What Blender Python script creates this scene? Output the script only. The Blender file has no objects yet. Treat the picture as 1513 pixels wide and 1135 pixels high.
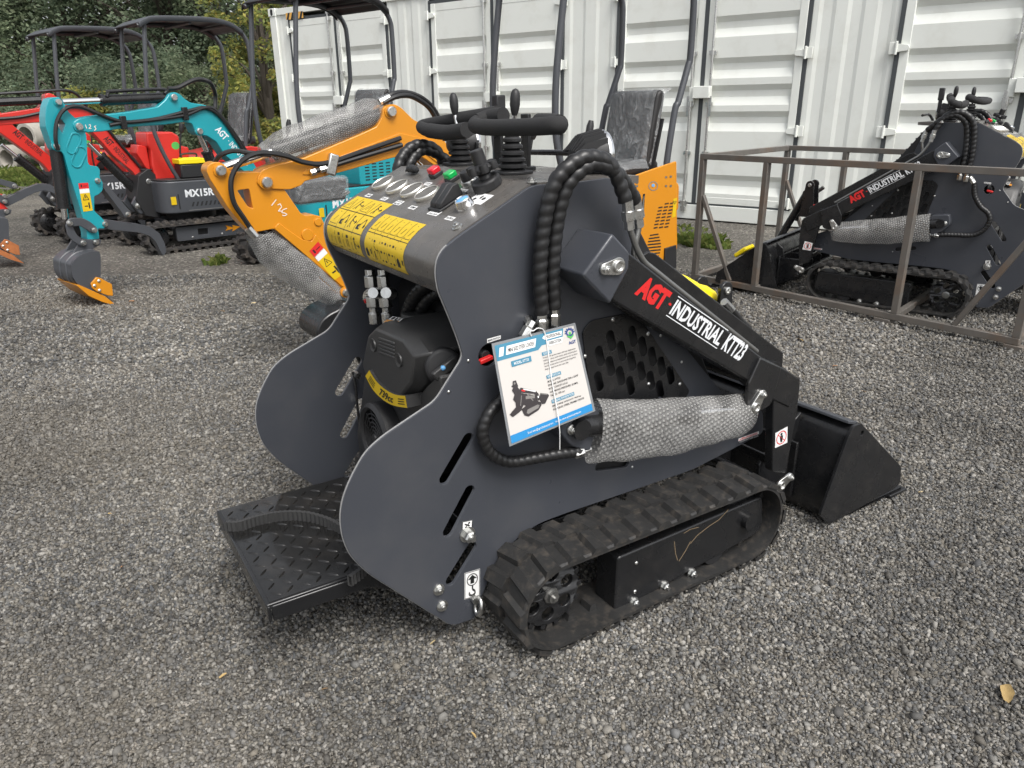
import bpy, bmesh, math, random
import numpy as np
from mathutils import Vector, Matrix, noise as mnoise

random.seed(7)
RNG = np.random.default_rng(11)
PI = math.pi
sc = bpy.context.scene
COL = sc.collection

# ------------------------------------------------------------------ survey camera (used to measure the place and to film it)
F_PX, CX, CY = 1096.0, 756.5, 567.5
PITCH, ROLL, CAM_H = math.atan(405 / 1096.0), 0.0096, 1.28
_fw = Vector((0, math.cos(PITCH), -math.sin(PITCH)))
_r0 = Vector((1, 0, 0)); _u0 = _r0.cross(_fw)
_R = _r0 * math.cos(ROLL) - _u0 * math.sin(ROLL)
_U = _r0 * math.sin(ROLL) + _u0 * math.cos(ROLL)
EYE = Vector((0, 0, CAM_H))

def ray(px, py):
    return _fw + _R * ((px - CX) / F_PX) - _U * ((py - CY) / F_PX)

def on_plane(px, py, p, n):
    d = ray(px, py)
    return EYE + d * ((p - EYE).dot(n) / d.dot(n))

def ground(px, py, z=0.0):
    return on_plane(px, py, Vector((0, 0, z)), Vector((0, 0, 1)))

class Frame:
    """a thing's own axes: x forward, y left, z up"""
    def __init__(s, loc, yaw):
        s.o = Vector((loc[0], loc[1], 0)); s.yaw = yaw
        s.fx = Vector((math.cos(yaw), math.sin(yaw), 0)); s.fy = Vector((-math.sin(yaw), math.cos(yaw), 0))
    def loc(s, P):
        d = P - s.o
        return Vector((d.dot(s.fx), d.dot(s.fy), d.z))
    def y(s, px, py, v):
        return s.loc(on_plane(px, py, s.o + s.fy * v, s.fy))
    def x(s, px, py, v):
        return s.loc(on_plane(px, py, s.o + s.fx * v, s.fx))
    def z(s, px, py, v):
        return s.loc(ground(px, py, v))
    def xz(s, pts, v):
        return [(lambda q: (q.x, q.z))(s.y(a, b, v)) for a, b in pts]

# ------------------------------------------------------------------ materials
MATS = {}
def nodes(m):
    return m.node_tree.nodes, m.node_tree.links

def pmat(name, col, rough=0.5, metal=0.0, bump=0.0, bscale=200, var=0.0, vscale=6, rvar=0.0, coat=0.0, dirt=None, dirt_amt=0.0, dscale=9, spec=0.5, trans=0.0):
    m = bpy.data.materials.new(name); m.use_nodes = True
    N, L = nodes(m); b = N['Principled BSDF']
    b.inputs['Roughness'].default_value = rough; b.inputs['Metallic'].default_value = metal
    b.inputs['Coat Weight'].default_value = coat; b.inputs['Coat Roughness'].default_value = .15
    b.inputs['Specular IOR Level'].default_value = spec
    b.inputs['Base Color'].default_value = (*col, 1)
    tc = N.new('ShaderNodeTexCoord')
    out = None
    if var or dirt:
        n1 = N.new('ShaderNodeTexNoise'); n1.inputs['Scale'].default_value = vscale; n1.inputs['Detail'].default_value = 6
        L.new(tc.outputs['Object'], n1.inputs['Vector'])
        mx = N.new('ShaderNodeMix'); mx.data_type = 'RGBA'
        mx.inputs['A'].default_value = (*[c * (1 - var) for c in col], 1); mx.inputs['B'].default_value = (*[min(1, c * (1 + var)) for c in col], 1)
        L.new(n1.outputs['Fac'], mx.inputs['Factor']); out = mx.outputs['Result']
        if dirt:
            n2 = N.new('ShaderNodeTexNoise'); n2.inputs['Scale'].default_value = dscale; n2.inputs['Detail'].default_value = 9; n2.inputs['Roughness'].default_value = .65
            L.new(tc.outputs['Object'], n2.inputs['Vector'])
            r = N.new('ShaderNodeMapRange'); r.inputs['From Min'].default_value = .5; r.inputs['From Max'].default_value = .72; r.inputs['To Max'].default_value = dirt_amt
            L.new(n2.outputs['Fac'], r.inputs['Value'])
            m2 = N.new('ShaderNodeMix'); m2.data_type = 'RGBA'; m2.inputs['B'].default_value = (*dirt, 1)
            L.new(out, m2.inputs['A']); L.new(r.outputs['Result'], m2.inputs['Factor']); out = m2.outputs['Result']
        L.new(out, b.inputs['Base Color'])
    if rvar:
        n3 = N.new('ShaderNodeTexNoise'); n3.inputs['Scale'].default_value = vscale * 2.3; n3.inputs['Detail'].default_value = 5
        L.new(tc.outputs['Object'], n3.inputs['Vector'])
        r = N.new('ShaderNodeMapRange'); r.inputs['From Min'].default_value = .3; r.inputs['From Max'].default_value = .7
        r.inputs['To Min'].default_value = max(.03, rough - rvar); r.inputs['To Max'].default_value = min(1, rough + rvar)
        L.new(n3.outputs['Fac'], r.inputs['Value']); L.new(r.outputs['Result'], b.inputs['Roughness'])
    if bump:
        n4 = N.new('ShaderNodeTexNoise'); n4.inputs['Scale'].default_value = bscale; n4.inputs['Detail'].default_value = 4
        L.new(tc.outputs['Object'], n4.inputs['Vector'])
        bp = N.new('ShaderNodeBump'); bp.inputs['Strength'].default_value = bump; bp.inputs['Distance'].default_value = .004
        L.new(n4.outputs['Fac'], bp.inputs['Height']); L.new(bp.outputs['Normal'], b.inputs['Normal'])
    MATS[name] = m
    return m

SLATE = pmat('slate_paint', (.049, .053, .063), .36, var=.12, vscale=2.2, rvar=.10, bump=.05, bscale=420, dirt=(.085, .084, .085), dirt_amt=.30, dscale=5)
SLATE_EDGE = pmat('cut_plate_edge', (.22, .22, .22), .5, var=.2, vscale=40)
CONSOLE = pmat('slate_paint_with_sheen', (.098, .092, .085), .30, var=.22, vscale=7, rvar=.14, bump=.05, bscale=300, dirt=(.16, .14, .12), dirt_amt=.45, dscale=7)  # slate paint again; sky reflection and dust tinted into the base colour
BLACK = pmat('black_gloss_paint', (.0125, .0128, .0138), .26, var=.3, vscale=5, rvar=.1, dirt=(.05, .046, .042), dirt_amt=.25, dscale=14)
MATTE = pmat('black_plastic', (.017, .017, .018), .5, var=.2, vscale=8, bump=.12, bscale=600)
COVER = pmat('engine_cover_plastic', (.036, .036, .036), .4, var=.15, vscale=8, bump=.15, bscale=700)
FOAM = pmat('black_foam', (.018, .018, .0185), .85, bump=.35, bscale=700)
HOSE = pmat('black_hose', (.014, .014, .0145), .38, var=.2, vscale=20)
RUBBER = pmat('track_rubber', (.020, .0198, .0195), .58, var=.3, vscale=14, bump=.3, bscale=90, dirt=(.13, .108, .085), dirt_amt=.38, dscale=34)
RUBBER2 = pmat('dirty_track_rubber', (.035, .032, .03), .8, var=.35, vscale=14, bump=.3, bscale=90, dirt=(.15, .125, .10), dirt_amt=.7, dscale=9)
ZINC = pmat('zinc_steel', (.62, .62, .60), .32, 1.0, var=.12, vscale=40, rvar=.08)
CHROME = pmat('chrome', (.8, .8, .8), .12, 1.0)
BRIGHT = pmat('bright_bezel', (.80, .78, .72), .35, .9)
PIPE = pmat('plated_pipe', (.30, .30, .29), .35, .9)
RAWSTEEL = pmat('bare_steel', (.165, .152, .136), .5, .3, var=.3, vscale=9, rvar=.1, dirt=(.21, .12, .065), dirt_amt=.6, dscale=4)
ORANGE = pmat('orange_paint', (.60, .235, .010), .35, var=.06, vscale=5, rvar=.05, coat=.3)
TEAL = pmat('teal_paint', (.012, .285, .335), .35, var=.06, vscale=5, rvar=.05, coat=.3)
RED = pmat('red_paint', (.58, .028, .02), .35, var=.08, vscale=5, rvar=.05, coat=.3)
GREY = pmat('grey_machine_paint', (.058, .062, .070), .42, var=.12, vscale=5, rvar=.06)
RUST = pmat('rusty_orange_steel', (.36, .12, .035), .7, var=.4, vscale=25, bump=.3, bscale=80)
YELLOW = pmat('yellow_sticker', (.66, .45, .010), .4)
YPLAST = pmat('yellow_plastic', (.85, .66, .01), .4)
WHITE = pmat('white_sticker', (.78, .78, .77), .45)
PAPER = pmat('paper_white', (.56, .535, .505), .35, coat=.4)
PAPERBLUE = pmat('paper_blue', (.045, .215, .33), .35, coat=.4)
PAPERBLUE2 = pmat('paper_bright_blue', (.015, .22, .50), .35, coat=.4)
INK = pmat('black_ink', (.012, .012, .012), .5)
INKGREY = pmat('grey_ink', (.20, .19, .18), .5)
REDINK = pmat('red_ink', (.62, .02, .02), .45)
WHITEINK = pmat('white_ink', (.72, .74, .76), .5)
CHALK = pmat('chalk_paint', (.75, .68, .6), .8)
REDBTN = pmat('red_button', (.60, .01, .022), .22)
GREENBTN = pmat('green_button', (.0, .36, .07), .22)
BLUEBTN = pmat('blue_button', (.14, .38, .68), .25)
GREENINK = pmat('green_ink', (.08, .42, .09), .5)
LOGOBLUE = pmat('navy_ink', (.03, .06, .22), .5)
DARK = pmat('dark_metal', (.012, .012, .013), .6)  # plain near-black for rollers, brackets, louvres and openings
CWHITE = pmat('container_paint', (.745, .765, .72), .45, var=.03, vscale=1.2, rvar=.05, dirt=(.60, .60, .54), dirt_amt=.5, dscale=3)
GASKET = pmat('door_gasket', (.055, .062, .066), .6)
CONCRETE = pmat('concrete', (.36, .335, .295), .85, var=.2, vscale=6, bump=.3, bscale=60, dirt=(.22, .2, .17), dirt_amt=.6)
SILVERPANEL = pmat('clear_gauge_face', (.12, .115, .105), .6)
SEATCLOTH = pmat('black_vinyl', (.022, .021, .021), .5, bump=.2, bscale=200)

def wrap_mat():
    """clear bubble wrap: hexagonal rows of bubbles laid out on the sheet's own UVs (metres)"""
    m = bpy.data.materials.new('bubble_wrap'); m.use_nodes = True
    N, L = nodes(m); b = N['Principled BSDF']
    uv = N.new('ShaderNodeUVMap'); uv.uv_map = 'wrap'
    k = 4 * PI / (math.sqrt(3) * .0105); acc = None
    for ang in (30, 90, 150):
        d = N.new('ShaderNodeVectorMath'); d.operation = 'DOT_PRODUCT'; a_ = math.radians(ang + 20); d.inputs[1].default_value = (k * math.cos(a_), k * math.sin(a_), 0)
        L.new(uv.outputs['UV'], d.inputs[0]); c = N.new('ShaderNodeMath'); c.operation = 'COSINE'; L.new(d.outputs['Value'], c.inputs[0])
        if acc is None: acc = c
        else:
            s = N.new('ShaderNodeMath'); s.operation = 'ADD'; L.new(acc.outputs[0], s.inputs[0]); L.new(c.outputs[0], s.inputs[1]); acc = s
    bub = N.new('ShaderNodeMapRange'); bub.inputs['From Min'].default_value = -.6; bub.inputs['From Max'].default_value = 1.6; L.new(acc.outputs[0], bub.inputs['Value'])
    tc = N.new('ShaderNodeTexCoord'); nz = N.new('ShaderNodeTexNoise'); nz.inputs['Scale'].default_value = 11; nz.inputs['Detail'].default_value = 5; nz.inputs['Distortion'].default_value = 1.0
    L.new(tc.outputs['Object'], nz.inputs['Vector'])
    ad = N.new('ShaderNodeMath'); ad.operation = 'MULTIPLY_ADD'; ad.inputs[1].default_value = 1.2; L.new(nz.outputs['Fac'], ad.inputs[0]); L.new(bub.outputs['Result'], ad.inputs[2])
    bp = N.new('ShaderNodeBump'); bp.inputs['Strength'].default_value = 1; bp.inputs['Distance'].default_value = .0042
    L.new(ad.outputs[0], bp.inputs['Height']); L.new(bp.outputs['Normal'], b.inputs['Normal'])
    b.inputs['Base Color'].default_value = (.46, .455, .44, 1); b.inputs['Roughness'].default_value = .16
    tr = N.new('ShaderNodeBsdfTransparent'); tr.inputs['Color'].default_value = (.93, .93, .93, 1)
    mx = N.new('ShaderNodeMixShader')
    r2 = N.new('ShaderNodeMapRange'); r2.inputs['From Min'].default_value = .36; r2.inputs['From Max'].default_value = .66; r2.inputs['To Min'].default_value = .20; r2.inputs['To Max'].default_value = .44
    L.new(nz.outputs['Fac'], r2.inputs['Value'])
    m3 = N.new('ShaderNodeMath'); m3.operation = 'MULTIPLY_ADD'; m3.inputs[1].default_value = .34; m3.use_clamp = True
    L.new(bub.outputs['Result'], m3.inputs[0]); L.new(r2.outputs['Result'], m3.inputs[2])
    L.new(m3.outputs[0], mx.inputs['Fac']); L.new(tr.outputs[0], mx.inputs[1]); L.new(b.outputs[0], mx.inputs[2])
    L.new(mx.outputs[0], N['Material Output'].inputs['Surface'])
    MATS['bubble_wrap'] = m
    return m
WRAP = wrap_mat()

def wrap_uv(o, sg, length, around):
    """sheet coordinates in metres for a sleeve whose vertices run ring by ring"""
    me = o.data; n = len(me.vertices) // sg - 1; u = me.uv_layers.new(name='wrap')
    for p in me.polygons:
        ks = [me.loops[l].vertex_index % sg for l in p.loop_indices]; seam = 0 in ks and sg - 1 in ks
        for l, k in zip(p.loop_indices, ks):
            i = me.loops[l].vertex_index // sg
            u.data[l].uv = (i / n * length, ((sg if seam and k == 0 else k) / sg) * around)

def film_mat():
    m = bpy.data.materials.new('clear_plastic_film'); m.use_nodes = True
    N, L = nodes(m); b = N['Principled BSDF']
    tc = N.new('ShaderNodeTexCoord')
    nz = N.new('ShaderNodeTexNoise'); mp = N.new('ShaderNodeMapping'); mp.inputs['Rotation'].default_value = (.3, .5, .2); mp.inputs['Scale'].default_value = (1, 1.5, 1.1); L.new(tc.outputs['Object'], mp.inputs['Vector'])
    nz.inputs['Scale'].default_value = 13; nz.inputs['Detail'].default_value = 4; nz.inputs['Distortion'].default_value = 1.1
    L.new(mp.outputs['Vector'], nz.inputs['Vector'])
    bp = N.new('ShaderNodeBump'); bp.inputs['Strength'].default_value = 1.0; bp.inputs['Distance'].default_value = .02
    L.new(nz.outputs['Fac'], bp.inputs['Height']); L.new(bp.outputs['Normal'], b.inputs['Normal'])
    b.inputs['Base Color'].default_value = (.6, .62, .63, 1); b.inputs['Roughness'].default_value = .15
    tr = N.new('ShaderNodeBsdfTransparent'); mx = N.new('ShaderNodeMixShader')
    r2 = N.new('ShaderNodeMapRange'); r2.inputs['From Min'].default_value = .50; r2.inputs['From Max'].default_value = .74; r2.inputs['To Min'].default_value = .20; r2.inputs['To Max'].default_value = .42
    L.new(nz.outputs['Fac'], r2.inputs['Value']); L.new(r2.outputs['Result'], mx.inputs['Fac'])
    L.new(tr.outputs[0], mx.inputs[1]); L.new(b.outputs[0], mx.inputs[2]); L.new(mx.outputs[0], N['Material Output'].inputs['Surface'])
    return m
FILM = film_mat()

# ------------------------------------------------------------------ mesh kit
def basis(d):
    d = Vector(d).normalized()
    u = Vector((0, 0, 1)).cross(d)
    if u.length < 1e-4: u = Vector((1, 0, 0)).cross(d)
    u.normalize()
    return u, d.cross(u), d

def smooth_path(pts, n=8, closed=False):
    P = [Vector(p) for p in pts]; out = []; k = len(P)
    rng = range(k if closed else k - 1)
    for i in rng:
        if closed: a, b, c, d = P[i - 1], P[i], P[(i + 1) % k], P[(i + 2) % k]
        else: a, b, c, d = P[max(i - 1, 0)], P[i], P[i + 1], P[min(i + 2, k - 1)]
        for j in range(n):
            t = j / n
            out.append(.5 * ((2 * b) + (c - a) * t + (2 * a - 5 * b + 4 * c - d) * t * t + (3 * b - a - 3 * c + d) * t ** 3))
    if not closed: out.append(P[-1])
    return out

def smooth2(pts, n=6, closed=False):
    return [(p.x, p.y) for p in smooth_path([(a, b, 0) for a, b in pts], n, closed)]

def round_poly(pts, r, n=4):
    """fillet every corner of a closed 2-D outline; r may be one number or one per corner"""
    out = []; k = len(pts)
    for i in range(k):
        p = Vector(pts[i]); a = Vector(pts[i - 1]); b = Vector(pts[(i + 1) % k])
        rr = r[i] if isinstance(r, (list, tuple)) else r
        da, db = a - p, b - p
        q = min(rr, da.length * .45, db.length * .45)
        if q < 1e-5: out.append(tuple(p)); continue
        pa, pb = p + da.normalized() * q, p + db.normalized() * q
        for j in range(n + 1):
            t = j / n
            out.append(tuple((1 - t) ** 2 * pa + 2 * t * (1 - t) * p + t * t * pb))
    return out

class MB:
    def __init__(s):
        s.v = []; s.f = []; s.m = []; s.mats = []
    def mi(s, m):
        if m not in s.mats: s.mats.append(m)
        return s.mats.index(m)
    def add(s, vs, fs, mat):
        o = len(s.v); k = s.mi(mat)
        s.v += [tuple(v) for v in vs]
        for f in fs: s.f.append(tuple(o + i for i in f)); s.m.append(k)
        return s
    def box(s, c, d, mat, rot=None):
        c = Vector(c); h = Vector(d) / 2
        vs = []
        for x in (-1, 1):
            for y in (-1, 1):
                for z in (-1, 1):
                    p = Vector((x * h.x, y * h.y, z * h.z))
                    if rot is not None: p = rot @ p
                    vs.append(c + p)
        return s.add(vs, [(0, 1, 3, 2), (4, 6, 7, 5), (0, 4, 5, 1), (2, 3, 7, 6), (0, 2, 6, 4), (1, 5, 7, 3)], mat)
    def bar(s, a, b, w, h, mat, up=(0, 0, 1)):
        a, b = Vector(a), Vector(b); d = (b - a); ln = d.length; d.normalize()
        u = Vector(up).cross(d)
        if u.length < 1e-4: u = Vector((1, 0, 0)).cross(d)
        u.normalize(); w2 = d.cross(u)
        return s.box((a + b) / 2, (ln, w, h), mat, Matrix((d, u, w2)).transposed())
    def prism(s, pts, y0, y1, mat, ax='y'):
        """closed outline swept along y (outline in xz), along x (outline in yz) or along z (outline in xy)"""
        k = len(pts)
        def P(p, t): return (p[0], t, p[1]) if ax == 'y' else ((t, p[0], p[1]) if ax == 'x' else (p[0], p[1], t))
        vs = [P(p, y0) for p in pts] + [P(p, y1) for p in pts]
        ar = sum(pts[i][0] * pts[(i + 1) % k][1] - pts[(i + 1) % k][0] * pts[i][1] for i in range(k))
        fs = [tuple(range(k)), tuple(range(2 * k - 1, k - 1, -1))] + [(i, k + i, k + (i + 1) % k, (i + 1) % k) for i in range(k)]
        flip = (ar > 0) != (y1 < y0)
        if ax == 'y': flip = not flip
        if flip: fs = [f[::-1] for f in fs]
        return s.add(vs, fs, mat)
    def cyl(s, a, b, r, mat, r2=None, seg=18, cap=True):
        a, b = Vector(a), Vector(b); u, w, d = basis(b - a); r2 = r if r2 is None else r2
        vs = []
        for i in range(seg):
            t = 2 * PI * i / seg; q = u * math.cos(t) + w * math.sin(t)
            vs += [a + q * r, b + q * r2]
        fs = [(2 * i, 2 * ((i + 1) % seg), 2 * ((i + 1) % seg) + 1, 2 * i + 1) for i in range(seg)]
        if cap: fs += [tuple(range(0, 2 * seg, 2))[::-1], tuple(range(1, 2 * seg, 2))]
        return s.add(vs, fs, mat)
    def lathe(s, prof, p, d, mat, seg=24, cap=True):
        p = Vector(p); u, w, d = basis(d); k = len(prof); vs = []
        for i in range(seg):
            t = 2 * PI * i / seg; q = u * math.cos(t) + w * math.sin(t)
            vs += [p + q * r + d * h for r, h in prof]
        fs = []
        for i in range(seg):
            j = (i + 1) % seg
            for n in range(k - 1): fs.append((i * k + n, j * k + n, j * k + n + 1, i * k + n + 1))
        if cap:
            fs.append(tuple(i * k for i in range(seg))[::-1]); fs.append(tuple(i * k + k - 1 for i in range(seg)))
        return s.add(vs, fs, mat)
    def tube(s, pts, r, mat, seg=10, cap=True, spiral=0.0, pitch=.02, squash=None):
        P = [Vector(p) for p in pts]; k = len(P)
        T = [(P[min(i + 1, k - 1)] - P[max(i - 1, 0)]).normalized() for i in range(k)]
        u, w, _ = basis(T[0]); vs = []; acc = 0
        for i in range(k):
            if i:
                acc += (P[i] - P[i - 1]).length
                u = (u - T[i] * u.dot(T[i])); u.normalize(); w = T[i].cross(u)
            rr = r[i] if isinstance(r, (list, tuple)) else r
            for j in range(seg):
                t = 2 * PI * j / seg
                q = rr
                if spiral:
                    ph = (acc / pitch - j / seg) % 1.0
                    q = rr * (1 + spiral * (abs(math.sin(PI * ph)) ** .55 - .7))
                if squash: vs.append(P[i] + u * math.cos(t) * q * squash[0] + w * math.sin(t) * q * squash[1])
                else: vs.append(P[i] + u * math.cos(t) * q + w * math.sin(t) * q)
        fs = [(i * seg + j, i * seg + (j + 1) % seg, (i + 1) * seg + (j + 1) % seg, (i + 1) * seg + j) for i in range(k - 1) for j in range(seg)]
        if cap: fs += [tuple(range(seg))[::-1], tuple(range((k - 1) * seg, k * seg))]
        return s.add(vs, fs, mat)
    def hose(s, ctrl, r, mat, pitch=.021, spiral=.16, seg=12):
        pts = smooth_path(ctrl, 24)
        # even steps, fine enough for the spiral guard
        out = [pts[0]]; step = pitch / 5; acc = 0
        for a, b in zip(pts, pts[1:]):
            L = (b - a).length; t = step - acc
            while t <= L:
                out.append(a + (b - a) * (t / L)); t += step
            acc = (acc + L) % step if L else acc
        return s.tube(out, r, mat, seg, True, spiral, pitch)
    def bolt(s, p, d, r=.012, mat=None, h=None, washer=True):
        mat = mat or ZINC; p = Vector(p); d = Vector(d).normalized(); h = h or r * .8
        if washer: s.cyl(p, p + d * r * .25, r * 1.45, mat, seg=18)
        s.lathe([(r * 1.05, 0), (r * 1.05, h * .8), (r * .8, h)], p + d * r * .25, d, mat, 6)
        s.cyl(p + d * (r * .25 + h), p + d * (r * .25 + h * 1.45), r * .5, mat, seg=10)
        return s
    def dome(s, p, d, r, mat):
        return s.lathe([(r, 0), (r * .92, r * .35), (r * .6, r * .62), (r * .05, r * .72)], Vector(p), d, mat, 12)
    def mesh(s, me, M, mat):
        vs = [M @ v.co for v in me.vertices]
        return s.add(vs, [tuple(p.vertices) for p in me.polygons], mat)
    def sheet(s, outline, holes, y0, y1, mat, bevel=0.0, to=None):
        """flat plate with holes; outline in xz, thickness y0..y1"""
        cu = bpy.data.curves.new('c', 'CURVE'); cu.dimensions = '2D'; cu.fill_mode = 'BOTH'
        th = abs(y1 - y0)
        cu.extrude = max(th / 2 - bevel, 1e-5); cu.bevel_depth = bevel; cu.bevel_resolution = 1; cu.offset = -bevel
        for ring in [outline] + holes:
            sp = cu.splines.new('POLY'); sp.points.add(len(ring) - 1); sp.use_cyclic_u = True
            for i, p in enumerate(ring): sp.points[i].co = (p[0], p[1], 0, 1)
        ob = bpy.data.objects.new('c', cu); me = bpy.data.meshes.new_from_object(ob)
        mid = (y0 + y1) / 2
        vs = [((v.co.x, mid - v.co.z, v.co.y) if to is None else to(v.co.x, v.co.y, v.co.z)) for v in me.vertices]
        fs = [tuple(p.vertices) for p in me.polygons]
        s.add(vs, fs, mat)
        bpy.data.objects.remove(ob); bpy.data.curves.remove(cu); bpy.data.meshes.remove(me)
        return s
    def build(s, name, parent=None, bevel=0.0, angle=38, seg=2):
        me = bpy.data.meshes.new(name)
        me.from_pydata([tuple(v) for v in s.v], [], s.f)
        for m in s.mats: me.materials.append(m)
        me.polygons.foreach_set('material_index', s.m)
        bm = bmesh.new(); bm.from_mesh(me); bmesh.ops.remove_doubles(bm, verts=bm.verts, dist=1e-6); 
        bmesh.ops.recalc_face_normals(bm, faces=bm.faces)
        bm.to_mesh(me); bm.free()
        me.shade_smooth(); me.set_sharp_from_angle(angle=math.radians(angle))
        o = bpy.data.objects.new(name, me); COL.objects.link(o)
        if parent is not None: o.parent = parent
        if bevel:
            b = o.modifiers.new('bevel', 'BEVEL'); b.width = bevel; b.segments = seg; b.limit_method = 'ANGLE'; b.angle_limit = math.radians(35)
        return o

def thing(name, label, cat, loc=(0, 0, 0), rz=0.0, group=None):
    o = bpy.data.objects.new(name, None); o.empty_display_size = .1; COL.objects.link(o)
    o.location = loc; o.rotation_euler = (0, 0, rz); o['label'] = label; o['category'] = cat
    if group: o['group'] = group
    return o
def tag(o, label, cat, group=None):
    o['label'] = label; o['category'] = cat
    if group: o['group'] = group
    return o
def kind(o, k):
    o['kind'] = k
    return o
def copy_tree(o, parent=None):
    c = o.copy(); COL.objects.link(c); c.parent = parent
    for ch in o.children: copy_tree(ch, c)
    return c

# ------------------------------------------------------------------ stickers and lettering
_txt = {}
def text_mesh(string, bold=0.0):
    k = (string, bold)
    if k not in _txt:
        cu = bpy.data.curves.new('t', 'FONT'); cu.body = string; cu.offset = bold; cu.resolution_u = 2
        ob = bpy.data.objects.new('t', cu); me = bpy.data.meshes.new_from_object(ob)
        vs = [(v.co.x, v.co.y) for v in me.vertices]; fs = [tuple(p.vertices) for p in me.polygons]
        bpy.data.objects.remove(ob); bpy.data.curves.remove(cu); bpy.data.meshes.remove(me)
        xs = [v[0] for v in vs] or [0]; ys = [v[1] for v in vs] or [0]
        _txt[k] = (vs, fs, min(xs), max(xs), min(ys), max(ys))
    return _txt[k]

class Deco:
    """printing on a surface: everything lives in (u, v) of the print and is carried to the surface by to(u, v, h)"""
    def __init__(s, to, mb=None):
        s.to = to; s.mb = mb or MB(); s.h = .0006
    def up(s, k=.0004):
        s.h += k; return s
    def poly(s, pts, mat):
        s.mb.add([s.to(u, v, s.h) for u, v in pts], [tuple(range(len(pts)))], mat); return s
    def rect(s, u0, v0, u1, v1, mat, nu=1, nv=1):
        vs = [s.to(u0 + (u1 - u0) * i / nu, v0 + (v1 - v0) * j / nv, s.h) for i in range(nu + 1) for j in range(nv + 1)]
        s.mb.add(vs, [(i * (nv + 1) + j, (i + 1) * (nv + 1) + j, (i + 1) * (nv + 1) + j + 1, i * (nv + 1) + j + 1) for i in range(nu) for j in range(nv)], mat)
        return s
    def frame(s, u0, v0, u1, v1, w, mat, wv=None):
        wv = wv or w
        s.rect(u0, v0, u1, v0 + wv, mat).rect(u0, v1 - wv, u1, v1, mat).rect(u0, v0, u0 + w, v1, mat).rect(u1 - w, v0, u1, v1, mat)
        return s
    def line(s, a, b, w, mat):
        a, b = Vector(a), Vector(b); d = (b - a); n = Vector((-d.y, d.x)).normalized() * w / 2
        return s.poly([a + n, b + n, b - n, a - n], mat)
    def tri(s, c, r, w, mat):
        P = [(c[0] + r * math.cos(PI / 2 + k * 2 * PI / 3), c[1] + r * math.sin(PI / 2 + k * 2 * PI / 3)) for k in range(3)]
        for k in range(3): s.line(P[k], P[(k + 1) % 3], w, mat)
        s.line((c[0], c[1] + r * .45), (c[0], c[1] - r * .12), w, mat)
        return s
    def ring(s, c, r, w, mat, seg=20, sq=1):
        for k in range(seg):
            a, b = 2 * PI * k / seg, 2 * PI * (k + 1) / seg
            s.poly([(c[0] + q * math.cos(t) * sq, c[1] + q * math.sin(t)) for q, t in ((r, a), (r, b), (r - w, b), (r - w, a))], mat)
        return s
    def disc(s, c, r, mat, seg=16, sq=1):
        return s.poly([(c[0] + r * sq * math.cos(2 * PI * k / seg), c[1] + r * math.sin(2 * PI * k / seg)) for k in range(seg)], mat)
    def text(s, string, u0, v0, u1, v1, mat, bold=0.0, slant=0.0):
        vs, fs, a, b, c, d = text_mesh(string, bold)
        if not fs: return s
        out = []
        for x, y in vs:
            q = (y - c) / (d - c or 1); p = (x - a) / (b - a or 1)
            out.append(s.to(u0 + (u1 - u0) * p + slant * q, v0 + (v1 - v0) * q, s.h))
        s.mb.add(out, fs, mat); return s

def flat(o, du, dv, n):
    """print lying on a flat face: o corner, du and dv its edge vectors, n outward"""
    o, du, dv, n = Vector(o), Vector(du), Vector(dv), Vector(n).normalized()
    return lambda u, v, h: o + du * u + dv * v + n * h
def quad(a, b, c, d, n):
    """print on four measured corners (lower left, lower right, upper right, upper left)"""
    a, b, c, d, n = Vector(a), Vector(b), Vector(c), Vector(d), Vector(n).normalized()
    return lambda u, v, h: (a * (1 - u) + b * u) * (1 - v) + (d * (1 - u) + c * u) * v + n * h
# ================================================================== the mini skid steer loader
TH = math.radians(32.5)
HW, TY = .3475, .5175            # half width over the side plates, half width over the tracks
_o = ground(800, 979) - Vector((math.sin(TH), -math.cos(TH), 0)) * TY
LF = Frame((_o.x, _o.y), TH)

def capsule(a, b, w, n=7):
    a, b = Vector(a), Vector(b); d = (b - a).normalized(); nn = Vector((-d.y, d.x)); out = []
    for k in range(n + 1):
        t = -PI / 2 + PI * k / n; out.append(tuple(b + (d * math.cos(t) + nn * math.sin(t)) * w / 2))
    for k in range(n + 1):
        t = PI / 2 + PI * k / n; out.append(tuple(a + (d * math.cos(t) + nn * math.sin(t)) * w / 2))
    return out
def circle(c, r, n=20, sx=1):
    return [(c[0] + r * sx * math.cos(2 * PI * k / n), c[1] + r * math.sin(2 * PI * k / n)) for k in range(n)]

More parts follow.
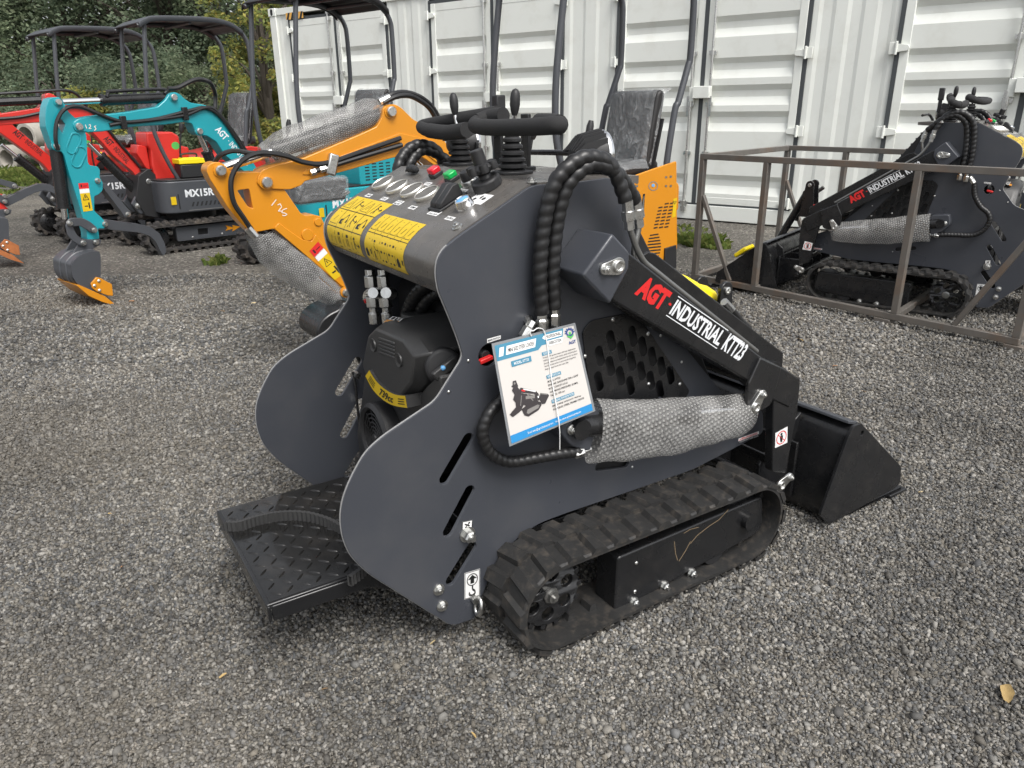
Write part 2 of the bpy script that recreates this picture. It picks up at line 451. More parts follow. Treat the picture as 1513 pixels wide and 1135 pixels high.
def track(parent, x0, x1, r, ya, yb, mat, lug=.02, pitch=.072, belt=.018, rows=2, lugw=.034):
    """rubber belt with two rows of offset tread blocks; ya outer face, yb inner face"""
    mb = MB(); R = r - lug; span = x1 - x0; per = 2 * span + 2 * PI * R
    def at(t, q):
        t %= per
        if t < span: return Vector((x1 - t, 0, r - q)) if False else Vector((x0 + t, 0, r - q)), Vector((0, 0, -1))
        t -= span
        if t < PI * R:
            a = -PI / 2 + t / R; n = Vector((math.cos(a), 0, math.sin(a))); return Vector((x1, 0, r)) + n * q, n
        t -= PI * R
        if t < span: return Vector((x1 - t, 0, r + q)), Vector((0, 0, 1))
        t -= span
        a = PI / 2 + t / R; n = Vector((math.cos(a), 0, math.sin(a))); return Vector((x0, 0, r)) + n * q, n
    n = 150; vs = []; sg = 1 if yb > ya else -1; wd = abs(yb - ya)
    ring = [(0, R - belt), (0, R - .004), (.006, R), (wd - .006, R), (wd, R - .004), (wd, R - belt)]
    for i in range(n):
        for oy, q in ring:
            p, _ = at(per * i / n, q); p.y = ya + sg * oy; vs.append(p)
    k = len(ring)
    mb.add(vs, [(i * k + j, i * k + (j + 1) % k, ((i + 1) % n) * k + (j + 1) % k, ((i + 1) % n) * k + j) for i in range(n) for j in range(k)], mat)
    cnt = int(round(per / pitch)); pt = per / cnt; rnd = random.Random(5)
    for i in range(cnt):
        for row in range(rows):
            o0, o1 = (-.003, wd * .47) if row == 0 else (wd * .53, wd + .003)
            sh = 0 if row == 0 else pt * .5; vs = []
            for oy, skew in ((o0, 0 if row else .5), (o1, .5 if row else 0)):
                for tq, q in ((-lugw * .62, R - .002), (-lugw * .36, r), (lugw * .36, r), (lugw * .62, R - .002)):
                    p, _ = at(pt * i + sh + tq + skew * pt * .35, q + (rnd.random() - .5) * .002 - (.002 if q == r and oy in (o0 if row == 0 else o1,) else 0)); p.y = ya + sg * oy; vs.append(p)
            mb.add(vs, [(0, 1, 5, 4), (1, 2, 6, 5), (2, 3, 7, 6), (0, 3, 2, 1), (4, 5, 6, 7)], mat)
        # drive lugs on the inside
        vs = []
        for oy in (wd * .38, wd * .62):
            for tq, q in ((-.013, R - belt), (-.008, R - belt - .018), (.008, R - belt - .018), (.013, R - belt)):
                p, _ = at(pt * i + tq, q); p.y = ya + sg * oy; vs.append(p)
        mb.add(vs, [(0, 1, 5, 4), (1, 2, 6, 5), (2, 3, 7, 6), (0, 3, 2, 1), (4, 5, 6, 7)], mat)
    return mb.build('track_belt', parent, angle=30)

root = thing('mini_skid_steer', 'charcoal mini skid steer loader nearest the camera, a laminated sheet hanging on its side', 'skid steer', LF.o, TH, 'mini skid steer loaders')

# ---- side plates
PLATE_PX = [(905, 262), (850, 270), (786, 274), (677, 350), (655, 368), (646, 384), (644, 405), (648, 430), (660, 458), (676, 498), (684, 524), (681, 534), (660, 567), (644, 593), (605, 619), (565, 646), (539, 670), (518, 709), (506.5, 739), (503, 766),
            (506.5, 795), (518, 822), (544.5, 848), (597, 881), (663.5, 922.6), (673, 923.6), (701.5, 914), (713, 878), (733, 830), (762, 797), (795, 774), (835, 759), (920, 730), (1024, 694), (1103, 653), (1128, 640), (1127, 606), (1075, 590), (985, 480), (950, 420), (930, 320)]
PO = LF.xz(PLATE_PX, -HW)
RD = [.02, .01, .02, .02, .02, .02, .02, .02, .03, .03, .012, .015, .03, .03] + [.03] * 11 + [.012, .012, .02] + [.03] * 6 + [.03, .02, .02, .02, .03, .03, .02, .02]
RD = RD[:len(PO)] + [.02] * max(0, len(PO) - len(RD))
PLATE = round_poly(PO, RD, 4)
GRILL = round_poly(LF.xz([(859, 489), (872, 473), (938, 460), (1018, 578), (1010, 590), (872, 592)], -HW), [.02, .04, .02, .02, .01, .01])
gc = Vector((sum(p[0] for p in GRILL) / len(GRILL), sum(p[1] for p in GRILL) / len(GRILL)))
GRILL_IN = [tuple(gc + (Vector(p) - gc) * .955) for p in GRILL]
GRILL_IN2 = [tuple(gc + (Vector(p) - gc) * .985) for p in GRILL]
SLOTS = []
for a, b in (((657, 708), (692, 648)), ((662, 786), (694, 725)), ((666, 858), (697, 808))):
    q = LF.xz([a, b], -HW); SLOTS.append(capsule(q[0], q[1], .027))
q = LF.xz([(722, 525), (885, 690), (925, 685)], -HW)
SWITCH, OVAL = q[0], capsule(q[1], q[2], .024)
def inside(p, poly):
    c = False
    for i in range(len(poly)):
        a, b = poly[i - 1], poly[i]
        if (a[1] > p[1]) != (b[1] > p[1]) and p[0] < (b[0] - a[0]) * (p[1] - a[1]) / (b[1] - a[1]) + a[0]: c = not c
    return c
grill_slots = []
gd = Vector((.62, -.785)); gn = Vector((.785, .62))
for i in range(-9, 10):
    for j in range(-14, 15):
        c = gc + Vector((i * .036, j * .068 + (.034 if i % 2 else 0)))
        cc = capsule(c + Vector((-.005, .016)), c + Vector((.005, -.016)), .0245)
        if all(inside(p, GRILL_IN2) for p in cc): grill_slots.append(cc)
for s in (-1, 1):
    mb = MB(); mb.sheet(PLATE, SLOTS + [circle(SWITCH, .027), OVAL, GRILL_IN], s * HW, s * (HW - .010), SLATE, .0012)
    # a bare cut edge shows along the outline
    pl = mb.build('side_plate', root, angle=14)
    e = MB(); e.tube([(x, s * (HW - .005), z) for x, z in PLATE[int(len(PLATE) * .1):int(len(PLATE) * .72)]], .0021, SLATE_EDGE, 6)
    e.build('plate_edge', pl)
    g = MB(); g.sheet(GRILL, grill_slots, s * (HW + .001), s * (HW + .004), BLACK, .0006)
    gp = g.build('grille', root, angle=14)
    for px in ((904, 472), (956, 493), (863, 526), (1003, 567), (957, 567)):
        b = MB(); p = LF.y(*px, -HW); b.dome((p.x, s * (HW + .003), p.z), (0, s, 0), .006, ZINC); b.build('rivet', gp)
    for px, r in (((976, 496), .004), ((1007, 535), .004), ((692, 533), .004), ((663, 579), .004), ((934, 690), .004), ((648, 871), 0), ((653, 895), 0)):
        b = MB(); p = LF.y(*px, -HW)
        if r: b.dome((p.x, s * HW, p.z), (0, s, 0), r, ZINC)
        else: b.bolt((p.x, s * HW, p.z), (0, s, 0), .0105)
        b.build('plate_bolt', pl)
    b = MB(); p = LF.y(693, 792, -HW - .01); b.bolt((p.x, s * HW, p.z), (0, s, 0), .0145, h=.02); b.build('hex_bolt', root)
    # lifting eye
    e = MB(); p = LF.y(707, 896, -HW - .02); c = Vector((p.x, s * (HW + .016), p.z)); pts = []
    for k in range(25):
        t = 2 * PI * k / 24; pts.append(c + Vector((.004 * math.sin(t), s * .014 * math.cos(t) + s * .004, .022 * math.sin(t))))
    e.tube(pts, .0058, ZINC, 10); e.cyl((p.x - .002, s * HW, p.z + .013), (p.x - .002, s * (HW + .014), p.z + .013), .010, ZINC)
    e.build('lifting_eye', root)
    # master switch key
    k = MB(); k.box((SWITCH[0] - .006, s * (HW - .004), SWITCH[1] - .010), (.034, .014, .010), REDINK, Matrix.Rotation(-.2, 3, 'Y')); k.cyl((SWITCH[0], s * (HW - .05), SWITCH[1] - .004), (SWITCH[0], s * (HW - .012), SWITCH[1] - .004), .012, DARK)
    k.build('switch_key', root, .002)

def side_print(name, px4, s, draw, parent=None, y=HW + .0006):
    """sticker on the flat of a side, measured on the right-hand side and repeated on the left"""
    c = [LF.y(*p, -y) for p in px4]
    P = [Vector((p.x, s * y, p.z)) for p in c]
    if s > 0: P = [P[1], P[0], P[3], P[2]]      # reads the right way round on the left flank too
    d = Deco(quad(*P, (0, s, 0))); draw(d)
    return d.mb.build(name, parent or root, angle=80)

def d_lift(d):
    d.rect(0, 0, 1, 1, WHITE).up().frame(.02, .012, .98, .988, .035, INK, .022)
    d.ring((.5, .68), .23, .035, INK, 24, 1.55).poly([(.5, .86), (.8, .70), (.62, .70), (.62, .54), (.38, .54), (.38, .70), (.2, .70)], INK)
    pts = smooth2([(.52, .45), (.52, .32), (.66, .24), (.66, .13), (.45, .09), (.3, .16), (.34, .22)], 4)
    for a, b in zip(pts, pts[1:]): d.line(a, b, .09, INK)
def d_grease(d):
    d.rect(0, 0, 1, 1, WHITE).up().frame(.0, .0, 1, 1, .05, INK).line((.25, .7), (.75, .45), .14, INK).line((.3, .35), (.62, .68), .1, INK).rect(.15, .1, .35, .2, INK).disc((.68, .76), .1, INK)
def d_main(d):
    d.rect(0, 0, 1, 1, INK).up().rect(.02, .1, .98, .9, WHITE).up().text('MAIN SWITCH', .08, .3, .92, .7, INK, .02)
def d_warn(d):
    d.rect(0, 0, 1, 1, WHITE).up().rect(0, 0, 1, .48, INK).up().text('WARNING', .36, .56, .92, .92, REDINK, .02).tri((.2, .72), .2, .05, REDINK).text('PINCH POINT! KEEP CLEAR', .05, .12, .95, .38, WHITEINK, .0)
def d_nohand(d):
    d.rect(0, 0, 1, 1, WHITE).up().ring((.5, .5), .42, .06, REDINK, 28)
    d.disc((.5, .72), .09, INK).poly([(.36, .62), (.64, .62), (.6, .36), (.56, .2), (.44, .2), (.4, .36)], INK).line((.2, .8), (.8, .2), .05, REDINK)
for s in (-1, 1):
    side_print('lifting_sticker', [(686, 886), (709, 880), (709, 840), (686, 847)], s, d_lift)
    side_print('grease_sticker', [(682.5, 786), (697, 782), (698, 768), (683, 771)], s, d_grease)
    side_print('switch_label', [(719, 508), (740, 501), (740, 494.5), (719, 500)], s, d_main)
    side_print('warning_sticker', [(1090, 656), (1121, 645), (1121, 637), (1091, 648)], s, d_warn)

# ---- body between the plates
mb = MB()
mb.prism(round_poly([(.10, .30), (.78, .32), (.80, .42), (.66, .66), (.36, 1.09), (.22, 1.10), (.16, .9), (.05, .78), (.05, .36)], .02), -HW + .02, HW - .02, DARK)
for k in range(11):        # cooling slots of the front cover
    for j in (-1, 1):
        t = .08 + k * .075; x, z = .36 + (.66 - .36) * t, 1.09 + (.66 - 1.09) * t
        mb.box((x + .006, j * .15, z + .006), (.014, .2, .012), MATTE)
mb.build('front_cover', root, .004)
mb = MB(); mb.box((.12, 0, .22), (.3, 2 * HW - .06, .05), BLACK); 
mb.box((-.08, 0, .16), (.06, .34, .14), BLACK); mb.build('chassis', root, .004)

# ---- control console
CPROF = [(.405, 1.112), (.405, 1.129), (.09, 1.129), (-.075, 1.046)] + smooth2([(-.112, 1.026), (-.142, .999), (-.155, .970), (-.150, .938)], 5) + [(-.128, .906), (-.118, .912), (-.135, .955), (-.1, .99), (.08, 1.09)]
mb = MB(); mb.prism(CPROF, -HW + .011, HW - .011, CONSOLE); console = mb.build('console', root, angle=25)
_sn = Vector((-.449, 0, .893)).normalized()
def cons(px, py):
    """a point on the sloping face of the console"""
    p = LF.o + LF.fx * .09 + Vector((0, 0, 1.129)); n = LF.fx * _sn.x + Vector((0, 0, _sn.z))
    return LF.loc(on_plane(px, py, p, n))
def cons_top(px, py): return LF.z(px, py, 1.129)
SX = Vector((.893, 0, .449)).normalized()      # up the slope
for px in ((512, 287), (676, 336)):
    b = MB(); b.bolt(cons(*px), _sn, .0085); b.build('console_bolt', root)
for px in ((786, 270), (600, 240), (845, 258), (615, 237)):
    p = cons_top(*px); b = MB(); b.bolt(p, (0, 0, 1), .008); b.build('console_bolt', root)
for k, px in enumerate(((567, 273), (588, 279), (610, 284), (632, 289))):
    p = cons(*px); g = MB()
    g.lathe([(.033, 0), (.0345, .005), (.0338, .010), (.0318, .0115), (.0302, .009)], p, _sn, BRIGHT, 32, False)
    gm = g.build('gauge', root, angle=60); f = MB(); f.lathe([(.0305, .0), (.0303, .0080)], p, _sn, SILVERPANEL, 28)
    f.build('gauge_face', gm)
def labelplate(name, px, wdt, hgt, txt, lines=1):
    p = cons(*px); u = Vector((0, -1, 0))
    d = Deco(flat(p - u * wdt / 2 - SX * hgt / 2, u * wdt, SX * hgt, _sn)); d.rect(0, 0, 1, 1, WHITE).up()
    for i in range(lines):
        d.text(txt[i], .1, 1 - (i + .8) / lines, .9, 1 - (i + .2) / lines, INK, .01)
    d.mb.build(name, root, angle=80)
for px, t in (((545, 289), 'AMP'), ((568, 294), 'FUEL'), ((610, 307), 'TEMP'), ((665, 323), 'HORN'), ((632, 272), 'STOP'), ((658, 276), 'START'), ((684, 282), 'CHOKE')):
    labelplate('console_label', px, .036, .014, [t])
labelplate('console_label', (589, 300), .04, .019, ['HOUR', 'METER'], 2); labelplate('console_label', (642, 315), .05, .019, ['LIGHT', 'ON OFF'], 2)
d = Deco(flat(cons(709, 294) - Vector((0, -1, 0)) * .034 - SX * .02, Vector((0, -1, 0)) * .068, SX * .04, _sn)); d.rect(0, 0, 1, 1, WHITE).up()
d.disc((.25, .4), .13, INK, 12, .6).disc((.72, .55), .15, INK, 12, .6).rect(.45, .5, .55, .8, INK).poly([(.12, .2), (.3, .2), (.2, .35)], INK); d.mb.build('mode_label', root, angle=80)
for nm, px, m in (('stop_button', (645, 260), REDBTN), ('start_button', (669, 267), GREENBTN)):
    p = cons(*px); b = MB(); b.box(p + _sn * .005, (.03, .034, .012), MATTE, Matrix((SX, Vector((0, 1, 0)), _sn)).transposed())
    bt = b.build(nm, root, .003); c = MB(); c.box(p + _sn * .017, (.027, .032, .016), m, Matrix((SX, Vector((0, 1, 0)), _sn)).transposed()); c.build('button_cap', bt, .004)
p = cons(695, 272); b = MB(); b.lathe([(.021, 0), (.021, .010), (.019, .013)], p, _sn, ZINC, 24); bt = b.build('choke_knob', root)
b = MB(); b.lathe([(.016, .010), (.016, .028), (.0135, .034), (.004, .036)], p, _sn, MATTE, 24); b.build('knob_cap', bt)
p = cons(689, 307); b = MB(); b.lathe([(.022, 0), (.022, .009), (.020, .013), (.0195, .022), (.0175, .024), (.0165, .021)], p, _sn, CHROME, 28); bt = b.build('horn_button', root)
b = MB(); b.lathe([(.0165, .012), (.0165, .020), (.012, .0235), (.002, .0245)], p, _sn, BLUEBTN, 24); b.build('button_cap', bt)
p = cons(612, 256); b = MB(); b.tube(smooth_path([p + _sn * .008 + Vector((0, .034, 0)) - SX * .006, p + _sn * .012 + Vector((0, .018, 0)), p + _sn * .014, p + _sn * .012 - Vector((0, .02, 0)), p + _sn * .008 - Vector((0, .03, 0)) + SX * .004], 4), [.003] * 3 + [.009] * 4 + [.011] * 5 + [.008] * 3 + [.003] * 2, MATTE, 10)
b.build('ignition_key', root)
# rocker unit
p = cons(662, 299); b = MB(); Mx = Matrix((SX, Vector((0, 1, 0)), _sn)).transposed()
b.box(p + _sn * .003, (.085, .062, .006), MATTE, Mx); rk = b.build('rocker_switch', root, .002)
for j in (-1, 1):
    b = MB(); pr = [(-.036, .006), (.033, .006), (.033, .034), (.018, .037), (-.03, .016)]
    vs = [p + SX * a + _sn * c + Vector((0, y, 0)) for y in (j * .0265, j * .001) for a, c in pr]
    b.add(vs, [(0, 1, 2, 3, 4), (9, 8, 7, 6, 5)] + [(i, (i + 1) % 5 + 0 if False else (i + 1) % 5, (i + 1) % 5 + 5, i + 5) for i in range(5)], MATTE)
    b.build('rocker', rk, .002)
# flow valve with star knob
p = cons(722, 277); ax = (_sn * .75 + Vector((-.02, .13, .45))).normalized(); b = MB()
prof = [(.035, 0), (.035, .020), (.031, .024)]; b.lathe(prof, p, _sn, MATTE, 12); v = b.build('flow_valve', root, .002, 25)
b = MB(); b.lathe([(.018, .014), (.014, .030), (.018, .034), (.027, .039), (.030, .046), (.025, .053), (.016, .056), (.016, .086), (.014, .088)], p, ax, MATTE, 20)
u, w, _ = basis(ax)
for k in range(6):
    q = u * math.cos(k * PI / 3) + w * math.sin(k * PI / 3); b.lathe([(.003, -.011), (.010, -.009), (.011, 0), (.010, .009), (.003, .011)], p + ax * .046 + q * .028, ax, MATTE, 12)
b.build('valve_knob', v)

# yellow warning sheets wrapped over the nose
_pts = [Vector((a, b)) for a, b in ([(.09, 1.129), (-.075, 1.046)] + smooth2([(-.112, 1.026), (-.142, .999), (-.155, .970), (-.150, .938)], 5) + [(-.128, .906)])]
_acc = [0]
for a, b in zip(_pts, _pts[1:]): _acc.append(_acc[-1] + (b - a).length)
def nose(t):
    t = max(0, min(t, _acc[-1] - 1e-6)); i = max(k for k in range(len(_acc) - 1) if _acc[k] <= t)
    f = (t - _acc[i]) / (_acc[i + 1] - _acc[i]); d = (_pts[i + 1] - _pts[i]).normalized()
    return _pts[i] + (_pts[i + 1] - _pts[i]) * f, Vector((d.y, -d.x))
def wrapto(y0, y1, t0, t1):
    def to(u, v, h):
        q, n = nose(t1 + (t0 - t1) * v)
        return Vector((q.x + n.x * h, y0 + (y1 - y0) * u, q.y + n.y * h))
    return to
def hazard_rows(d, rows):
    d.rect(0, 0, 1, 1, YELLOW, 4, 30).up()
    for v0, v1, n, style in rows:
        d.rect(0, v0 - .006, 1, v0 + .006, INK, 4, 1)
        for k in range(n):
            a, b = k / n, (k + 1) / n
            if k: d.rect(a - .004, v0, a + .004, v1, INK, 1, 4)
            c = ((a + b) / 2, (v0 + v1) / 2); hh = (v1 - v0); ww = (b - a)
            if style[k % len(style)] == 't':
                P = [(c[0], v1 - hh * .12), (a + ww * .14, v0 + hh * .15), (b - ww * .14, v0 + hh * .15)]
                for q in range(3): d.line(P[q], P[(q + 1) % 3], .008, INK)
                d.line((c[0] - ww * .08, v0 + hh * .3), (c[0] + ww * .1, v0 + hh * .6), .010, INK)
            elif style[k % len(style)] == 'b':
                d.rect(c[0] - ww * .12, v0 + hh * .15, c[0] + ww * .12, v0 + hh * .2, INK).rect(c[0] - ww * .12, v0 + hh * .15, c[0] - ww * .06, v1 - hh * .2, INK, 1, 3).rect(c[0] + ww * .06, v0 + hh * .15, c[0] + ww * .12, v1 - hh * .2, INK, 1, 3).rect(c[0] - ww * .12, v1 - hh * .3, c[0] + ww * .12, v1 - hh * .18, INK)
            elif style[k % len(style)] == 'd':
                for z in range(3):
                    for q in range(2): d.disc((a + ww * (.3 + .4 * q), v0 + hh * (.22 + .28 * z)), .017 + .006 * ((z + q) % 2), INK, 8)
            else:
                X_ = lambda u_: a + ww * u_
                Y_ = lambda v_: v0 + hh * v_
                if (k + int(v0 * 10)) % 2:      # a figure and an arrow
                    d.disc((X_(.32), Y_(.76)), .022, INK, 10).line((X_(.32), Y_(.68)), (X_(.36), Y_(.42)), .022, INK).line((X_(.36), Y_(.42)), (X_(.26), Y_(.16)), .014, INK).line((X_(.36), Y_(.42)), (X_(.5), Y_(.18)), .014, INK).line((X_(.33), Y_(.62)), (X_(.55), Y_(.5)), .012, INK).line((X_(.58), Y_(.5)), (X_(.86), Y_(.5)), .012, INK).poly([(X_(.9), Y_(.5)), (X_(.74), Y_(.62)), (X_(.74), Y_(.38))], INK)
                else:                            # a machine with its arm
                    d.poly([(X_(.14), Y_(.2)), (X_(.5), Y_(.2)), (X_(.5), Y_(.36)), (X_(.36), Y_(.5)), (X_(.14), Y_(.42))], INK).line((X_(.4), Y_(.42)), (X_(.62), Y_(.8)), .016, INK).line((X_(.62), Y_(.8)), (X_(.84), Y_(.46)), .014, INK).poly([(X_(.76), Y_(.46)), (X_(.92), Y_(.46)), (X_(.88), Y_(.3)), (X_(.76), Y_(.32))], INK)
d = Deco(wrapto(.318, .075, .165, .345)); hazard_rows(d, [(.66, .97, 4, 'tmtm'), (.34, .66, 4, 'tmmm'), (.0, .34, 4, 'tbbm')]); d.mb.build('hazard_sheet', root, angle=80)
d = Deco(wrapto(.045, -.185, .205, .345)); hazard_rows(d, [(.55, .97, 6, 'tttttt'), (.0, .55, 5, 'mmddm')]); d.mb.build('hazard_sheet', root, angle=80)

# ---- joysticks, hand bars, work lights
def joystick(px, top_px, lean):
    p = cons_top(*px); b = MB(); b.prism([(p.x + a * .046 * (1.0 if abs(c) < 1 else .5), p.y + c * .044) for a, c in ((1, -.6), (1, .6), (.6, 1), (-.6, 1), (-1, .6), (-1, -.6), (-.6, -1), (.6, -1))], 1.129, 1.137, MATTE, 'z')
    j = b.build('joystick', root, .002)
    prof = [(.038, 0)]
    for k in range(5):
        r = .0365 - k * .0032; h = .004 + k * .0155
        prof += [(r * .74, h), (r, h + .004), (r, h + .010), (r * .74, h + .0145)]
    prof += [(.018, .083), (.017, .092)]
    b = MB(); b.lathe(prof, p + Vector((0, 0, .008)), (0, 0, 1), MATTE, 24); b.build('rubber_boot', j, angle=50)
    t = p + Vector((lean[0], lean[1], LF.x(top_px[0], top_px[1] + 29, p.x).z - 1.129)); b = MB(); b.cyl(p + Vector((0, 0, .08)), t, .006, CHROME); b.build('shaft', j)
    ax = (t - p).normalized(); b = MB(); b.lathe([(.006, -.003), (.0095, .006), (.0125, .021), (.0125, .036), (.011, .048), (.007, .056), (.001, .059)], t, ax, MATTE, 20); b.build('grip', j, angle=60)
joystick((680, 244), (674, 140), (-.005, .012)); joystick((757, 257), (757, 140), (.004, -.006))
# two flat posts, cross bracket, foam-sleeved bars
BARS = [[(735, 168, .37), (714, 171.5, .36), (680, 176.5, .34), (645, 182, .32), (624, 187, .30), (634, 193, .285), (662, 196, .28), (690, 192, .28)],
        [(744, 171, .29), (724, 174, .28), (707, 180.5, .25), (703, 186, .225), (725, 188.5, .21), (775, 188, .21), (812, 186, .215), (826, 184.5, .23), (816, 182.5, .25), (797, 181.5, .265)]]
for bp_ in BARS:
    pts = [LF.x(q[0], q[1], q[2] - .08) for q in bp_]      # the near run passes on the driver's side of the lever
    h = MB(); h.tube(smooth_path(pts, 7), .0192, FOAM, 16); hb = h.build('hand_bar', root, angle=60)
    for q_ in (pts[:3], pts[-3:]):
        e = MB(); e.tube(smooth_path(q_, 6), .0212, FOAM, 14); e.build('bar_sleeve', hb, angle=60)
for px in ((737, 251), (777, 252)):
    p = LF.x(*px, .29); b = MB(); b.box((.29, p.y, 1.195), (.010, .036, .15), BLACK); b.box((.28, p.y, 1.134), (.06, .04, .010), BLACK); b.build('bar_post', root, .002)
p = LF.x(745, 142, .33); b = MB(); b.box((.33, p.y + .03, 1.285), (.03, .03, .07), MATTE); b.box((.33, p.y + .03, 1.23), (.02, .02, .1), MATTE); b.build('control_lever', root, .004)
def work_light(c, yaw):
    d = Vector((math.cos(yaw), math.sin(yaw), .02)).normalized(); c = Vector(c); b = MB()
    b.lathe([(.018, -.075), (.034, -.062), (.050, -.03), (.056, .0), (.057, .012)], c, d, MATTE, 28); l = b.build('work_light', root, angle=50)
    u, w, _ = basis(d)
    for k in range(-4, 5):
        y = k * .0115; hh = math.sqrt(max(.0, .060 ** 2 - y * y))
        a = c + u * y; r = MB()
        r.add([a + d * -.078 + w * hh * .25 - u * .0015, a + d * -.052 + w * hh * .85 - u * .0015, a + d * .004 + w * (hh + .003) - u * .0015, a + d * .004 - u * .0015, a + d * -.078 + w * hh * .25 + u * .0015, a + d * -.052 + w * hh * .85 + u * .0015, a + d * .004 + w * (hh + .003) + u * .0015, a + d * .004 + u * .0015], [(0, 1, 2, 3), (7, 6, 5, 4), (0, 4, 5, 1), (1, 5, 6, 2)], MATTE)
        r.build('cooling_fin', l)
    g = MB(); g.lathe([(.058, .004), (.060, .010), (.056, .018), (.050, .015)], c, d, CHROME, 28, False); g.lathe([(.052, .011), (.001, .012)], c, d, SILVERPANEL, 24); g.build('lens', l)
    k = MB(); k.tube(smooth_path([c - Vector((0, 0, .055)) + u * .06, c - Vector((0, 0, .0)) + u * .066, c + u * .06], 4), .005, BLACK, 8); k.tube(smooth_path([c - Vector((0, 0, .055)) - u * .06, c - u * .066, c - u * .058], 4), .005, BLACK, 8)
    k.bar(c - Vector((0, 0, .055)) + u * .062, c - Vector((0, 0, .055)) - u * .062, .03, .006, BLACK); k.cyl(c - Vector((0, 0, .09)), c - Vector((0, 0, .05)), .009, ZINC); k.build('lamp_bracket', l)
for px in ((884, 229), (694, 212)):
    p = LF.x(*px, .37 if px[0] > 800 else .40); work_light((p.x, p.y, p.z), -.25 if px[0] > 800 else -.15)
b = MB(); p0, p1 = LF.x(785, 225, .42), LF.x(850, 228, .42); b.tube(smooth_path([p0, p1, p1 + Vector((-.02, -.03, -.03)), (p1.x - .02, p1.y - .03, 1.13)], 5), .008, BLACK, 10); b.build('lamp_rail', root)
# ---- tracks
AXZ = .1355
TX = .068
for s in (-1, 1):
    u = thing('track', '', '', (0, 0, 0)); del u['label'], u['category']; u.parent = root
    track(u, TX, .762, AXZ, s * TY, s * (HW + .004), RUBBER, .013, .072, .013, 2, .040)
    y = s * (TY - .066)
    # rear sprocket with lightening holes, front idler
    d = MB(); d.sheet(circle((TX, AXZ), .088, 40), [circle((TX + .056 * math.cos(k * PI / 3 + .4), AXZ + .056 * math.sin(k * PI / 3 + .4)), .019, 14) for k in range(6)], y - .006, y + .006, BLACK, .001)
    d.cyl((TX, s * (HW + .03), AXZ), (TX, y - s * .004, AXZ), .03, DARK)
    for k in range(14):
        t = 2 * PI * k / 14; d.box((TX + .09 * math.cos(t), y, AXZ + .09 * math.sin(t)), (.016, .012, .014), BLACK, Matrix.Rotation(-t, 3, 'Y'))
    sp = d.build('sprocket', u, .001)
    h = MB(); h.lathe([(.022, 0), (.022, .006), (.015, .008), (.015, .018), (.006, .018), (.006, .026)], (TX, y + s * .006, AXZ), (0, s, 0), PIPE, 8)
    h.build('hub', u)
    d = MB(); d.lathe([(.070, -.012), (.084, -.008), (.084, .008), (.070, .012)], (.762, y, AXZ), (0, s, 0), BLACK, 32); d.cyl((.762, y - .05, AXZ), (.762, y + .016, AXZ), .025, BLACK)
    d.build('idler', u)
    # guard box over the rollers
    g = [(.20, .198), (.775, .212), (.79, .085), (.76, .075), (.215, .018), (.19, .03)]
    g = LF.xz([(913, 824), (1127, 733), (1127, 778), (1116, 790), (916, 903), (908, 903)], -TY + .035)
    b = MB(); b.prism(round_poly(g, .012), s * (TY - .035), s * (HW + .05), BLACK); gd_ = b.build('track_frame', u, .005)
    for px in ((936, 889), (981, 865), (1021, 846)):
        b = MB(); p = LF.y(*px, -TY + .035); b.bolt((p.x, s * (TY - .035), p.z), (0, s, 0), .0105, h=.012); b.build('guard_bolt', u)
    for px in ((940, 832), (938, 874)):
        b = MB(); p = LF.y(*px, -TY + .035); b.dome((p.x, s * (TY - .035), p.z), (0, s, 0), .006, ZINC); b.build('guard_screw', u)
    for x in (.34, .5, .64): b = MB(); b.cyl((x, s * (HW + .03), .068), (x, s * (TY - .04), .068), .042, DARK); b.build('roller', u)
    if s < 0:      # scratches in the paint of the guard box
        sc_ = [[(1076, 753), (1062, 768), (1048, 777), (1030, 791), (1020, 803)], [(1020, 800), (1012, 815), (1003, 829)], [(1032, 779), (1020, 782), (1010, 788)], [(996, 800), (998, 818), (1001, 828)]]
        d = Deco(lambda u_, v_, h_: (lambda q: Vector((q.x, -TY + .035 - h_, q.z)))(LF.y(u_, v_, -TY + .035)))
        scm = MATS.get('scratch') or pmat('scratch', (.20, .145, .085), .7)
        for pl_ in sc_:
            for a_, b_ in zip(pl_, pl_[1:]): d.line(a_, b_, .9, scm)
        d.mb.build('paint_scratch', u, angle=80)

# ---- standing platform of tread plate
PZ = .245
px0, px1, py0, py1 = -.572, -.2, -.262, .24
mb = MB(); mb.box(((px0 + px1) / 2, (py0 + py1) / 2, PZ - .003), (px1 - px0, py1 - py0, .006), BLACK)
mb.box((px0 + .004, (py0 + py1) / 2, PZ - .026), (.008, py1 - py0 + .004, .042), BLACK)
for yy in (py0 + .002, py1 - .002): mb.prism([(px0 + .010, PZ - .006), (px0 + .010, PZ - .047), (-.33, PZ - .047), (-.26, PZ - .085), (-.13, PZ - .16), (-.10, PZ - .13), (-.16, PZ - .006)], yy - .004, yy + .004, BLACK)
mb.bar((-.25, -.2, PZ - .04), (-.08, -.2, .12), .05, .012, BLACK); mb.bar((-.25, .2, PZ - .04), (-.08, .2, .12), .05, .012, BLACK)
mb.cyl((-.21, -.24, .15), (-.21, .24, .15), .014, BLACK)
plat = mb.build('standing_platform', root, .003)
TREAD = pmat('worn_tread_plate', (.012, .0118, .0115), .17, var=.4, vscale=9, rvar=.12, dirt=(.05, .044, .038), dirt_amt=.5, dscale=6)
mb = MB(); mb.box(((px0 + px1) / 2 + .002, (py0 + py1) / 2, PZ + .0008), (px1 - px0 - .012, py1 - py0 - .012, .0016), TREAD)
i = 0
